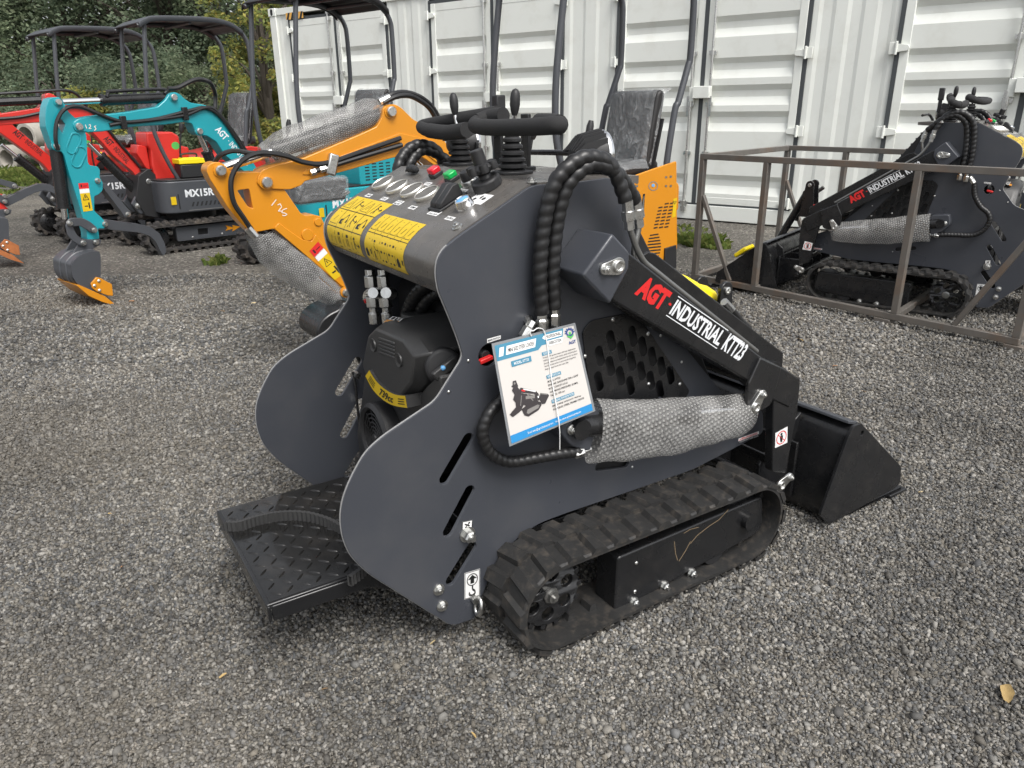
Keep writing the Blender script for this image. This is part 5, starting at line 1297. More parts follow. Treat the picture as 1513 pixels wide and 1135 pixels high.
back = smooth2(back, 3); cen = Vector((sum(p[0] for p in bo) / len(bo), sum(p[1] for p in bo) / len(bo)))
inn = [tuple(Vector(p) + (cen - Vector(p)).normalized() * .014) for p in back]; k = len(back)
vs = [(x, y, z) for y in (-BW, BW) for x, z in back] + [(x, y, z) for y in (-BW, BW) for x, z in inn]
m.add(vs, [(i, i + 1, k + i + 1, k + i) for i in range(k - 1)] + [(2 * k + i, 3 * k + i, 3 * k + i + 1, 2 * k + i + 1) for i in range(k - 1)] + [(0, k, 3 * k, 2 * k), (k - 1, 2 * k - 1, 4 * k - 1, 3 * k - 1)], GREY); m.build('bucket_shell', bk2, 0, 30)
for y in (-.06, .05):
    m = MB(); o2 = [tuple(Vector(p) - (cen - Vector(p)).normalized() * .006) for p in back]; vs = [(x, yy, z) for yy in (y - .022, y + .022) for x, z in o2]; vs += [(x, yy, z) for yy in (y - .026, y + .026) for x, z in back]
    m.add(vs, [(i, i + 1, k + i + 1, k + i) for i in range(k - 1)] + [(i, 2 * k + i, 2 * k + i + 1, i + 1) for i in range(k - 1)] + [(k + i, k + i + 1, 3 * k + i + 1, 3 * k + i) for i in range(k - 1)], GREY); m.build('wear_strip', bk2, 0, 30)
for s in (-1, 1):
    m = MB(); m.sheet(round_poly(bo, .01), [], s * (BW - .001), s * (BW + .011), GREY, .001); m.build('bucket_side', bk2, angle=14)
    sc_px = [(134, 419), (142, 409.5), (147, 410.5), (165, 420), (167, 437), (160, 437), (143, 431), (136, 426)]
    m = MB(); m.prism(EF.xz(sc_px, BW + .02), s * (BW + .011), s * (BW + .026), ORANGE); sc2 = m.build('side_cutter', bk2, .003)
    for p in ((145.5, 415), (139, 422), (146.5, 429)): m = MB(); q = EF.y(*p, BW + .02); m.dome((q.x, s * (BW + .026), q.z), (0, s, 0), .012, BRIGHT); m.build('bolt', bk2)
    m = MB(); ear = EF.xz([(106, 377), (117, 358), (122, 352.5), (130, 354), (150, 354), (148, 362), (140, 366), (131, 372), (112, 382)], .07); m.prism(round_poly(ear, .008), s * .058, s * .072, GREY); m.build('bucket_ear', bk2, .003)
m = MB(); ce = EF.xz([(111, 421), (114, 420), (153, 437), (172, 452), (150, 446), (130, 437)], BW); m.prism(ce, -BW - .02, BW + .02, ORANGE); m.build('cutting_edge', bk2, .002)
TH_ = [(150, 331), (156, 324), (166, 326), (200, 330), (222, 335), (236, 345), (244, 360), (246, 373), (241, 379), (236, 369), (230, 357), (222, 349), (206, 344), (166, 340), (154, 338)]
th_t = link(EF, ex_t, TH_, -.03, .03, 'thumb'); link(EF, ex_t, [(148, 272), (156, 270), (194, 314), (194, 322), (185, 322), (180, 314)], -.045, .045, 'thumb_strut')
m = MB(); pin(m, EF, (189, 317), .046, .014); m.build('pin', th_t)
EFT = EF

# ---------------- near red, far red: same arm family, boom measured, rest of the reach repeated from the teal one
def red_arm(EF, r, boom, low_pin, letter, cyl_a, cyl_b, rod, shift, curl=False):
    m = MB(); m.prism(round_poly(EF.xz(boom, bt), .012, 3), -bt, bt, RED); bo_ = m.build('boom', r, .006)
    MATS['_pinring'] = RED; m = MB(); pin(m, EF, low_pin, .14, .026); m.build('pivot_pin', bo_)
    boom_text(EF, bo_, *letter, INK)
    cylinder(EF, r, cyl_a, cyl_b, 0, .045, rod, .02)
    for ch, (sx, sz, col) in DIPSET.items():
        c = ch.copy(); COL.objects.link(c); c.parent = r; c.location = (shift[0], 0, shift[1]); nm = ch.name.split('.')[0]
        if curl:                         # this machine's dipper leans back and its thumb is raised
            B, T = EFT.y(142, 358, 0), EFT.y(116, 187, 0); TB, TT = B + Vector((shift[0], 0, shift[1])), EF.y(-108, 188, 0)
            piv, dest, da = None, None, 0
            if nm in ('dipper', 'bucket_cylinder'): piv, dest, da = B, TB, math.atan2((TT - TB).z, (TT - TB).x) - math.atan2((T - B).z, (T - B).x)
            if nm in ('thumb', 'thumb_strut'): piv = EFT.y(155, 331, .03); dest = EF.y(7, 300, .03); da = math.radians(-37)
            if piv is not None:
                R_ = Matrix.Rotation(-da, 3, 'Y'); c.rotation_euler = (0, -da, 0); q_ = R_ @ Vector((piv.x, 0, piv.z)); c.location = (dest.x - q_.x, 0, dest.z - q_.z)
        if col: c.data = ch.data.copy(); c.data.materials[0] = RED
        for g in ch.children:
            g2 = g.copy(); COL.objects.link(g2); g2.parent = c
            if g.name.startswith(('side_cutter', 'cutting_edge')): g2.data = g.data.copy(); g2.data.materials[0] = RUST
    return bo_
DIPSET = {}
for ch in ex_t.children:
    n = ch.name.split('.')[0]
    if n in ('dipper', 'bucket_link', 'bucket', 'thumb', 'thumb_strut', 'bucket_cylinder'): DIPSET[ch] = (0, 0, n == 'dipper')
EF, ex_a = excavator('near_red', 'red mini excavator, right one of two, with MX15R on its grey body', RED, GREY)
BA = [(212, 273), (205, 266), (196, 254), (166.6, 229.5), (152, 212), (138, 197), (128, 189), (110, 184), (63, 180.5), (0, 185.5), (-60, 190), (-110, 196), (-118, 188), (-110, 180), (0, 168), (57, 159.5), (64, 153), (67, 146), (66, 140), (71, 137.5), (78, 139), (86, 145), (110, 153), (135, 163), (149, 172), (160, 193), (179, 216.8), (204.6, 247), (222, 262), (226, 268), (222, 274)]
b_ = red_arm(EF, ex_a, BA, (219, 268), ((152, 206), (186, 243), 9), (203, 284), (130, 212), .76, (-.36, .05), True)
hose_px(EF, ex_a, [(60, 148, .06), (0, 151, .06), (-60, 154, .06)], .0, .036, 'dipper_cylinder', BLACK); hose_px(EF, ex_a, [(-5, 176, .075), (30, 173, .075), (64, 166, .075), (110, 158, .075), (140, 168, .075), (170, 204, .075), (208, 248, .075)], .07, .013)
hose_px(EF, ex_a, [(-40, 141, .03), (0, 138.5, .03), (60, 135, .03), (75, 134, .03), (100, 134, .02), (116, 142, 0), (128, 158, -.05)], .03, .012)
chalk(EFT, .031, th_t, [[(-1, -1), (-1, -2)]], .1) if False else None
EF, ex_b = excavator('far_red', 'red mini excavator farthest left, partly behind the teal dipper', RED, GREY)
BB = [(78, 262), (70, 250), (63, 242), (0, 196), (-16, 184), (-40, 178), (-120, 186), (-124, 178), (-120, 170), (-40, 158), (-10, 160), (8, 170), (19, 185), (76, 232.6), (88, 246), (94, 256), (88, 264)]
red_arm(EF, ex_b, BB, (88, 257), ((18, 197), (60, 232), 9), (85, 280), (2, 214), .74, (.1, .02))
for EF, r in ((Frame(POSE['near_red'][:2], math.radians(POSE['near_red'][2])), ex_a), (Frame(POSE['far_red'][:2], math.radians(POSE['far_red'][2])), ex_b)):
    m = MB(); cv = round_poly([(.34, .60), (.36, .80), (.345, .95), (.37, 1.0), (.36, 1.11), (.12, 1.11), (.06, 1.07), (.06, .98), (-.02, .96), (0, .80), (.06, .74), (.10, .62)], .02)
    m.prism(cv, -.16, .16, RED); c_ = m.build('console_cover', r, .03, 30, 4)
    m = MB(); m.prism([(.40, .78), (.46, .92), (.44, 1.0), (.36, .98), (.36, .76)], -.1, .1, RED); 
    for k in range(4): m.box((.40, .0, .66 + k * .035), (.10, .24, .014), DARK)
    m.build('cover_front', c_, .008)
    d = Deco(lambda u, v, h_: Vector((.18 - u * .12, .16 + h_, .93 + v * .1))); d.disc((.6, .5), .36, GREENINK, 16, .9); d.mb.build('round_sticker', c_)
d = Deco(line_on(Frame(POSE['near_red'][:2], math.radians(POSE['near_red'][2])), .4305)); d.h = .002
d.poly([(333, 333), (344, 336), (343, 332.5), (355, 335), (343, 342), (344, 338), (333, 341), (336, 337)], ORANGE); d.mb.build('direction_arrow', ex_a, angle=80)

# ---------------- orange
EF, ex_o = excavator('orange', 'orange mini excavator with bubble-wrapped cylinders, behind the near loader', ORANGE, ORANGE)
MATS['_pinring'] = ORANGE
bt2 = .065
BO = [(380, 272), (380.5, 263), (387, 251.5), (400, 246), (414, 242.5), (448, 234), (538, 196), (557, 187), (565, 172), (566, 160), (573, 154.5), (584, 154), (594, 160), (611, 177), (632, 187), (655, 205), (672, 232), (690, 268), (706, 300), (690, 310), (672, 296), (655, 262), (640, 243), (622, 231), (604, 229.5), (581, 233), (500, 255.5), (450, 268), (446, 274), (428, 280.5), (390, 279)]
m = MB(); m.prism(round_poly(EF.xz(BO, bt2), .015, 3), -bt2, bt2, ORANGE); boom_o = m.build('boom', ex_o, .006)
# raised side rail of the boom (box section inside side flanges)
m = MB(); m.prism(round_poly(EF.xz([(446, 258), (452, 250), (590, 197), (640, 208), (664, 240), (650, 244), (622, 222), (590, 221), (470, 258)], bt2), .01, 3), bt2 - .002, bt2 + .006, ORANGE); m.build('boom_rail', boom_o, .003)
for p in ((393.5, 269.5), (577, 165)): m = MB(); pin(m, EF, p, bt2, .026); m.build('pivot_pin', boom_o)
DO = [(305, 253), (307, 245), (314, 240), (325, 239.5), (333, 245), (341, 253.5), (352, 255), (382, 254), (402, 262), (421, 281), (445, 316), (452, 319), (462, 317), (474, 320), (479, 330), (486, 345), (520, 424), (515, 431), (505, 426), (470, 392), (404.6, 338), (385, 342), (370, 344), (355, 329), (337, 307), (322, 283), (311, 266)]
HO = [(350.5, 281.5), (368, 279), (374, 309), (366, 305)]
m = MB(); m.sheet(round_poly(EF.xz(DO, .055), .01, 3), [round_poly(EF.xz(HO, .055), .008)], -.055, .055, ORANGE, .003); dip_o = m.build('dipper', ex_o, angle=14)
m = MB()
for p in ((325.5, 252), ): pin(m, EF, p, .056, .024)
m.build('pivot_pin', dip_o)
m = MB(); q = EF.y(454, 347, .056); m.cyl((q.x, .05, q.z), (q.x, .062, q.z), .03, ORANGE); m.build('boss', dip_o, .002); m = MB(); q = EF.y(470, 328, .056); m.cyl((q.x, .05, q.z), (q.x, .062, q.z), .02, ORANGE); m.build('boss', dip_o, .002)
m = MB(); m.prism(round_poly(EF.xz([(404, 337), (412, 329), (420, 336), (446, 354), (460, 357), (466, 346), (500, 395), (514, 424), (506, 424)], .055), .01), .054, .062, ORANGE); m.build('dipper_rail', dip_o, .002)
d = Deco(line_on(EF, .0625)); d.h = .0012; warn_on(d, [(494, 414), (509, 404), (470, 357), (457, 371)]); d.mb.build('warning_decal', dip_o, angle=80)
chalk(EF, .0555, dip_o, [[(408, 295), (401, 304)], [(410, 303), (414, 301), (416, 306), (411, 312), (417, 312)], [(424, 308), (418, 310), (416, 314), (421, 315), (424, 317), (420, 319), (417, 318)]], 1.3)
cylinder(EF, ex_o, (576, 167), (327, 249), 0, .04, .72, .022, 'dipper_cylinder')
cylinder(EF, ex_o, (372, 330), (500, 440), .0, .04, .7, .022, 'bucket_cylinder'); cylinder(EF, ex_o, (700, 330), (604, 232), 0, .045, .7, .022)
def sleeve(EF, par, ctr, name='bubble_wrap', seed=0, squash=(1, .8)):
    """loose wrap round a cylinder; ctr = list of (px, py, half-height in metres)"""
    P = smooth_path([Vector((*EF.xz([(x, y)], 0)[0], h_)) for x, y, h_ in ctr], 8); n = len(P); sg = 30; m = MB(); vs = []
    for i in range(n):
        t = P[min(i + 1, n - 1)] - P[max(i - 1, 0)]; t = Vector((t.x, 0, t.y)).normalized(); up = Vector((-t.z, 0, t.x)); 
        if up.z < 0: up = -up
        c = Vector((P[i].x, 0, P[i].y)); h_ = P[i].z
        for k in range(sg):
            th = 2 * PI * k / sg; nz = 1 + mnoise.noise(Vector((i * .22, math.cos(th) * 1.5, math.sin(th) * 1.5 + seed))) * .08 + mnoise.noise(Vector((i * .4, th * 1.5, seed))) * .025
            vs.append(c + (up * math.sin(th) * h_ * squash[0] + Vector((0, 1, 0)) * math.cos(th) * min(.075, h_ * squash[1])) * nz)
    m.add(vs, [(i * sg + k, i * sg + (k + 1) % sg, (i + 1) * sg + (k + 1) % sg, (i + 1) * sg + k) for i in range(n - 1) for k in range(sg)], WRAP); o = m.build(name, par, angle=80); L_ = sum((Vector((a.x, a.y)) - Vector((b.x, b.y))).length for a, b in zip(P, P[1:])); wrap_uv(o, sg, L_, .48); return o
sleeve(EF, ex_o, [(386, 229, .045), (410, 222, .075), (440, 210, .085), (480, 196, .085), (520, 179, .08), (548, 168, .075), (566, 162, .05)], seed=1)
sleeve(EF, ex_o, [(368, 343, .03), (395, 362, .085), (425, 385, .10), (455, 405, .095), (480, 424, .085), (505, 440, .07), (516, 450, .03)], seed=2)
hose_px(EF, ex_o, [(372, 340, .08), (360, 322, .085), (346, 300, .085), (341, 275, .085), (345, 255, .085), (360, 236, .09), (385, 226, .10), (420, 230, .10), (450, 240, .09), (482, 241, .085), (540, 222, .085), (592, 204, .085)], .08, .0125)
hose_px(EF, ex_o, [(316, 243, .0), (325, 230, .04), (345, 223, .06), (370, 226, .09), (400, 229, .1)], .06, .0115)
hose_px(EF, ex_o, [(460, 255, .078), (475, 250, .08), (540, 230, .08), (594, 214, .08)], .08, .0125)
hose_px(EF, ex_o, [(568, 148, .02), (580, 139, .02), (602, 137, .0), (625, 146, 0), (642, 163, -.02), (655, 190, -.03)], .02, .0135); hose_px(EF, ex_o, [(566, 152, .04), (585, 143, .04), (606, 142, .03), (628, 154, .02), (640, 168, 0), (650, 190, 0)], .02, .0135)
m = MB(); a_, b_ = EF.y(458, 256, .08), EF.y(485, 247, .08); m.lathe([(.008, 0), (.016, .004), (.016, .03), (.011, .034), (.011, .05), (.017, .054), (.017, .085), (.012, .09)], a_, b_ - a_, ZINC, 6); m.build('hose_fitting', ex_o); m = MB(); a_, b_ = EF.y(560, 151, .03), EF.y(575, 144, .03); m.cyl(a_, b_, .02, ZINC, seg=8); m.build('hose_fitting', ex_o); m = MB(); a_, b_ = EF.y(366, 337, .08), EF.y(378, 350, .08); m.cyl(a_, b_, .02, ZINC, seg=8); m.build('hose_fitting', ex_o)
m = MB(); q0 = EF.y(486, 235, bt2); q1 = EF.y(491, 251, bt2); c = (q0 + q1) / 2; m.box((c.x, bt2 + .018, c.z), (.05, .036, .105), ZINC, Matrix.Rotation(-.3, 3, 'Y')); m.build('hose_clamp', boom_o, .008)
# bucket curled under the dipper
m = MB(); oc = EF.xz([(508, 446), (500, 456), (487, 463), (474, 474), (468, 488), (471, 501), (488, 512), (512, 514), (535, 500), (545, 470), (530, 450)], .12); m.prism(smooth2(oc, 3, True), -.15, .13, BLACK); m.build('bucket', ex_o, .01)
m = MB(); pin(m, EF, (510, 432), .075, .02); m.build('link_pin', dip_o)

# ---------------- boxes standing on the machines
def toolbox(EF, px, y, label, lid, wrap=False, dims=(.26, .17, .13)):
    q = EF.z(*px, .684); w = EF.o + EF.fx * q.x + EF.fy * q.y
    t = thing('toolbox', label, 'toolbox', (w.x, w.y, .684), EF.yaw)
    a, b, c = dims; m = MB(); m.box((0, 0, c / 2), (a, b, c), MATTE); m.build('box', t, .012)
    m = MB(); m.box((0, 0, c + .025), (a + .012, b + .012, .046), lid); m.box((0, 0, c + .052), (a * .7, b * .6, .012), lid); m.build('lid', t, .012)
    m = MB(); m.tube(smooth_path([(-.07, 0, c + .055), (-.065, 0, c + .09), (.065, 0, c + .09), (.07, 0, c + .055)], 5), .009, MATTE, 8); m.build('handle', t)
    if wrap:
        m = MB(); m.box((0, 0, c / 2 + .03), (a + .05, b + .05, c + .075), FILM); m.build('plastic_cover', t, .03)
    return t
toolbox(Frame(POSE['near_red'][:2], math.radians(POSE['near_red'][2])), (284, 262), .2, 'black toolbox with a yellow lid on the floor of the near red excavator', YPLAST)
toolbox(Frame(POSE['far_red'][:2], math.radians(POSE['far_red'][2])), (150, 250), .2, 'black toolbox with a yellow lid on the far red excavator, mostly behind the teal dipper', YPLAST)
toolbox(EFT, (466, 297), .2, 'black box under clear plastic on the floor of the teal excavator', SEATCLOTH, True, (.40, .20, .10))
# ================================================================== ground
def fines(N, L, tc, src, dst, amt):
    """worn, wheel-packed patches where brown fines coat the stones, and damp darker ones"""
    mp = N.new('ShaderNodeMapping'); mp.inputs['Rotation'].default_value = (0, 0, math.radians(38)); mp.inputs['Scale'].default_value = (.45, 1.25, 1); L.new(tc.outputs['Object'], mp.inputs['Vector'])
    n = N.new('ShaderNodeTexNoise'); n.inputs['Scale'].default_value = .8; n.inputs['Detail'].default_value = 5; n.inputs['Roughness'].default_value = .55; L.new(mp.outputs['Vector'], n.inputs['Vector'])
    r = N.new('ShaderNodeMapRange'); r.inputs['From Min'].default_value = .48; r.inputs['From Max'].default_value = .66; r.inputs['To Max'].default_value = amt; L.new(n.outputs['Fac'], r.inputs['Value'])
    sx = N.new('ShaderNodeSeparateXYZ'); L.new(tc.outputs['Object'], sx.inputs[0])
    rx = N.new('ShaderNodeMapRange'); rx.inputs['From Min'].default_value = -.5; rx.inputs['From Max'].default_value = 1.1; rx.inputs['To Min'].default_value = 1; rx.inputs['To Max'].default_value = .15; L.new(sx.outputs['X'], rx.inputs['Value'])
    mm = N.new('ShaderNodeMath'); mm.operation = 'MULTIPLY'; L.new(r.outputs['Result'], mm.inputs[0]); L.new(rx.outputs['Result'], mm.inputs[1])
    n2 = N.new('ShaderNodeTexNoise'); n2.inputs['Scale'].default_value = .55; n2.inputs['Detail'].default_value = 4; L.new(tc.outputs['Object'], n2.inputs['Vector'])
    r2 = N.new('ShaderNodeMapRange'); r2.inputs['From Min'].default_value = .35; r2.inputs['From Max'].default_value = .62; r2.inputs['To Min'].default_value = .82; r2.inputs['To Max'].default_value = 1.2; L.new(n2.outputs['Fac'], r2.inputs['Value'])
    m = N.new('ShaderNodeMix'); m.data_type = 'RGBA'; m.inputs['B'].default_value = (.178, .158, .128, 1); L.new(src, m.inputs['A']); L.new(mm.outputs[0], m.inputs['Factor'])
    dm = N.new('ShaderNodeVectorMath'); dm.operation = 'SCALE'; L.new(m.outputs['Result'], dm.inputs[0]); L.new(r2.outputs['Result'], dm.inputs['Scale']); L.new(dm.outputs['Vector'], dst)

def gravel_mat():
    m = bpy.data.materials.new('gravel'); m.use_nodes = True; N, L = nodes(m); b = N['Principled BSDF']; b.inputs['Roughness'].default_value = .8; b.inputs['Specular IOR Level'].default_value = .35
    tc = N.new('ShaderNodeTexCoord')
    def vor(sc_):
        v = N.new('ShaderNodeTexVoronoi'); v.inputs['Scale'].default_value = sc_; L.new(tc.outputs['Object'], v.inputs['Vector']); return v
    v1, v2 = vor(62), vor(125)
    sp = N.new('ShaderNodeSeparateColor'); L.new(v1.outputs['Color'], sp.inputs['Color'])
    r = N.new('ShaderNodeValToRGB'); L.new(sp.outputs['Red'], r.inputs['Fac'])
    e = r.color_ramp; e.elements[0].position = 0; e.elements[0].color = (.068, .062, .056, 1); e.elements[1].position = 1; e.elements[1].color = (.44, .41, .37, 1)
    for p, c in ((.45, (.115, .108, .094)), (.8, (.18, .169, .144)), (.93, (.25, .225, .19))): q = e.elements.new(p); q.color = (*c, 1)
    big = N.new('ShaderNodeTexNoise'); big.inputs['Scale'].default_value = .9; big.inputs['Detail'].default_value = 7; big.inputs['Roughness'].default_value = .62; L.new(tc.outputs['Object'], big.inputs['Vector'])
    mr = N.new('ShaderNodeMapRange'); mr.inputs['From Min'].default_value = .32; mr.inputs['From Max'].default_value = .68; mr.inputs['To Min'].default_value = .62; mr.inputs['To Max'].default_value = 1.25; L.new(big.outputs['Fac'], mr.inputs['Value'])
    mul = N.new('ShaderNodeVectorMath'); mul.operation = 'SCALE'; L.new(r.outputs['Color'], mul.inputs[0]); L.new(mr.outputs['Result'], mul.inputs['Scale'])
    fines(N, L, tc, mul.outputs['Vector'], b.inputs['Base Color'], .5)
    ad = N.new('ShaderNodeMath'); ad.operation = 'MULTIPLY_ADD'; ad.inputs[1].default_value = .6; L.new(v2.outputs['Distance'], ad.inputs[0]); L.new(v1.outputs['Distance'], ad.inputs[2])
    bp = N.new('ShaderNodeBump'); bp.invert = True; bp.inputs['Strength'].default_value = 1; bp.inputs['Distance'].default_value = .014; L.new(ad.outputs[0], bp.inputs['Height']); L.new(bp.outputs['Normal'], b.inputs['Normal'])
    return m
def stone_mat():
    m = bpy.data.materials.new('gravel_stone'); m.use_nodes = True; N, L = nodes(m); b = N['Principled BSDF']; b.inputs['Roughness'].default_value = .75; b.inputs['Specular IOR Level'].default_value = .4
    g = N.new('ShaderNodeNewGeometry'); r = N.new('ShaderNodeValToRGB'); L.new(g.outputs['Random Per Island'], r.inputs['Fac'])
    e = r.color_ramp; e.elements[0].position = 0; e.elements[0].color = (.062, .060, .057, 1); e.elements[1].position = 1; e.elements[1].color = (.34, .325, .295, 1)
    for p, c in ((.10, (.074, .073, .070)), (.2, (.085, .088, .091)), (.3, (.108, .097, .080)), (.45, (.115, .112, .104)), (.56, (.140, .142, .143)), (.66, (.172, .154, .124)), (.78, (.185, .181, .170)), (.88, (.235, .22, .19)), (.96, (.27, .258, .235))): q = e.elements.new(p); q.color = (*c, 1)
    tc = N.new('ShaderNodeTexCoord'); big = N.new('ShaderNodeTexNoise'); big.inputs['Scale'].default_value = .9; big.inputs['Detail'].default_value = 7; big.inputs['Roughness'].default_value = .62; L.new(tc.outputs['Object'], big.inputs['Vector'])
    mr = N.new('ShaderNodeMapRange'); mr.inputs['From Min'].default_value = .32; mr.inputs['From Max'].default_value = .68; mr.inputs['To Min'].default_value = .62; mr.inputs['To Max'].default_value = 1.25; L.new(big.outputs['Fac'], mr.inputs['Value'])
    mul = N.new('ShaderNodeVectorMath'); mul.operation = 'SCALE'; L.new(r.outputs['Color'], mul.inputs[0]); L.new(mr.outputs['Result'], mul.inputs['Scale'])
    n = N.new('ShaderNodeTexNoise'); n.inputs['Scale'].default_value = 300; L.new(tc.outputs['Object'], n.inputs['Vector'])
    mx = N.new('ShaderNodeVectorMath'); mx.operation = 'SCALE'; m2 = N.new('ShaderNodeMapRange'); m2.inputs['To Min'].default_value = .65; m2.inputs['To Max'].default_value = 1.35; L.new(n.outputs['Fac'], m2.inputs['Value'])
    L.new(mul.outputs['Vector'], mx.inputs[0]); L.new(m2.outputs['Result'], mx.inputs['Scale']); fines(N, L, tc, mx.outputs['Vector'], b.inputs['Base Color'], .4)
    return m
GRAVEL = gravel_mat()
m = MB(); G = 90; n = 60
vs = [(-G + 2 * G * i / n, -G * .4 + 2 * G * j / n, 0) for i in range(n + 1) for j in range(n + 1)]
m.add(vs, [(i * (n + 1) + j, (i + 1) * (n + 1) + j, (i + 1) * (n + 1) + j + 1, i * (n + 1) + j + 1) for i in range(n) for j in range(n)], GRAVEL)
kind(m.build('ground', None), 'structure')

def stones():
    base = []; t = (1 + 5 ** .5) / 2
    V = np.array([(-1, t, 0), (1, t, 0), (-1, -t, 0), (1, -t, 0), (0, -1, t), (0, 1, t), (0, -1, -t), (0, 1, -t), (t, 0, -1), (t, 0, 1), (-t, 0, -1), (-t, 0, 1)], float); V /= np.linalg.norm(V[0])
    Fc = np.array([(0, 11, 5), (0, 5, 1), (0, 1, 7), (0, 7, 10), (0, 10, 11), (1, 5, 9), (5, 11, 4), (11, 10, 2), (10, 7, 6), (7, 1, 8), (3, 9, 4), (3, 4, 2), (3, 2, 6), (3, 6, 8), (3, 8, 9), (4, 9, 5), (2, 4, 11), (6, 2, 10), (8, 6, 7), (9, 8, 1)])
    P = []
    for y0, y1, cnt, s0, s1 in ((.75, 1.5, 52000, .0030, .0068), (1.5, 2.4, 64000, .0036, .0076), (2.4, 3.8, 58000, .0048, .0095), (3.8, 6.2, 46000, .007, .013), (.8, 2.2, 900, .008, .013), (2.2, 4.5, 1400, .009, .015)):
        y = y0 + (y1 - y0) * RNG.random(cnt); hw = .80 * y + .25
        x = (RNG.random(cnt) * 2 - 1) * hw; s = s0 + (s1 - s0) * RNG.random(cnt) ** 2.2
        P.append(np.stack([x, y, s], 1))
    P = np.concatenate(P); n_ = len(P)
    R_ = RNG.normal(size=(n_, 3, 3)); q, _ = np.linalg.qr(R_)
    jit = 1 + RNG.normal(size=(n_, 12)) * .25; sc3 = np.stack([RNG.uniform(.8, 1.35, n_), RNG.uniform(.7, 1.15, n_), RNG.uniform(.5, .85, n_)], 1)
    W = V[None] * jit[:, :, None] * sc3[:, None, :] * P[:, 2][:, None, None]
    W = np.einsum('nij,nkj->nki', q, W)
    W[:, :, 0] += P[:, 0][:, None]; W[:, :, 1] += P[:, 1][:, None]; W[:, :, 2] += (P[:, 2] * RNG.uniform(.1, .55, n_))[:, None]
    me = bpy.data.meshes.new('gravel_stones'); me.vertices.add(n_ * 12); me.vertices.foreach_set('co', W.reshape(-1).astype(np.float32))
    F = (Fc[None] + (np.arange(n_) * 12)[:, None, None]).reshape(-1).astype(np.int32); nf = n_ * 20
    me.loops.add(nf * 3); me.loops.foreach_set('vertex_index', F); me.polygons.add(nf); me.polygons.foreach_set('loop_start', np.arange(0, nf * 3, 3, dtype=np.int32)); me.update(calc_edges=True)
    me.materials.append(stone_mat()); o = bpy.data.objects.new('gravel_stones', me); COL.objects.link(o); kind(o, 'stuff')
stones()

# ================================================================== plants
def leaf_mat(name, cols, gloss=.75):
    m = bpy.data.materials.new(name); m.use_nodes = True; N, L = nodes(m); b = N['Principled BSDF']; b.inputs['Roughness'].default_value = gloss; b.inputs['Specular IOR Level'].default_value = .25
    g = N.new('ShaderNodeNewGeometry'); r = N.new('ShaderNodeValToRGB'); L.new(g.outputs['Random Per Island'], r.inputs['Fac']); e = r.color_ramp
    e.elements[0].color = (*cols[0], 1); e.elements[1].color = (*cols[-1], 1)
    for i, c in enumerate(cols[1:-1]): q = e.elements.new((i + 1) / (len(cols) - 1)); q.color = (*c, 1)
    tc = N.new('ShaderNodeTexCoord'); n = N.new('ShaderNodeTexNoise'); n.inputs['Scale'].default_value = 1.1; n.inputs['Detail'].default_value = 3; L.new(tc.outputs['Object'], n.inputs['Vector'])
    mr = N.new('ShaderNodeMapRange'); mr.inputs['From Min'].default_value = .35; mr.inputs['From Max'].default_value = .65; mr.inputs['To Min'].default_value = .6; mr.inputs['To Max'].default_value = 1.35; L.new(n.outputs['Fac'], mr.inputs['Value'])
    s = N.new('ShaderNodeVectorMath'); s.operation = 'SCALE'; L.new(r.outputs['Color'], s.inputs[0]); L.new(mr.outputs['Result'], s.inputs['Scale']); L.new(s.outputs['Vector'], b.inputs['Base Color'])
    t = N.new('ShaderNodeBsdfTranslucent'); L.new(s.outputs['Vector'], t.inputs['Color']); mx = N.new('ShaderNodeMixShader'); mx.inputs['Fac'].default_value = .5
    L.new(b.outputs[0], mx.inputs[1]); L.new(t.outputs[0], mx.inputs[2]); L.new(mx.outputs[0], N['Material Output'].inputs['Surface'])
    return m
LEAF_D = leaf_mat('dark_leaves', [(.12, .165, .11), (.175, .225, .145), (.235, .275, .18)])
LEAF_M = leaf_mat('mid_leaves', [(.14, .185, .11), (.205, .255, .155), (.28, .32, .20)])
LEAF_Y = leaf_mat('yellowing_leaves', [(.15, .20, .075), (.25, .29, .095), (.36, .36, .10), (.42, .35, .10)])
LEAF_G = leaf_mat('grass_blades', [(.10, .15, .035), (.16, .21, .05), (.24, .26, .08)])
BARK = pmat('bark', (.075, .062, .050), .9, var=.3, vscale=12, bump=.5, bscale=40)
def leaves_mesh(C, size, mat, rng, long=1.6, droop=.3):
    n = len(C); d = rng.normal(size=(n, 3)); d[:, 2] = d[:, 2] * .5 - droop; d /= np.linalg.norm(d, axis=1)[:, None]
    u = np.cross(d, rng.normal(size=(n, 3))); u /= np.linalg.norm(u, axis=1)[:, None]
    s = size * rng.uniform(.6, 1.3, n)[:, None]; w = np.cross(d, u) * s * .12
    a = C; b = C + d * s * long * .5 + u * s * .42 + w; c = C + d * s * long; e = C + d * s * long * .5 - u * s * .42 + w
    V = np.stack([a, b, c, e], 1).reshape(-1, 3).astype(np.float32)
    me = bpy.data.meshes.new('crown'); me.vertices.add(4 * n); me.vertices.foreach_set('co', V.reshape(-1))
    me.loops.add(4 * n); me.loops.foreach_set('vertex_index', np.arange(4 * n, dtype=np.int32)); me.polygons.add(n); me.polygons.foreach_set('loop_start', np.arange(0, 4 * n, 4, dtype=np.int32)); me.update(calc_edges=True)
    me.materials.append(mat); return me
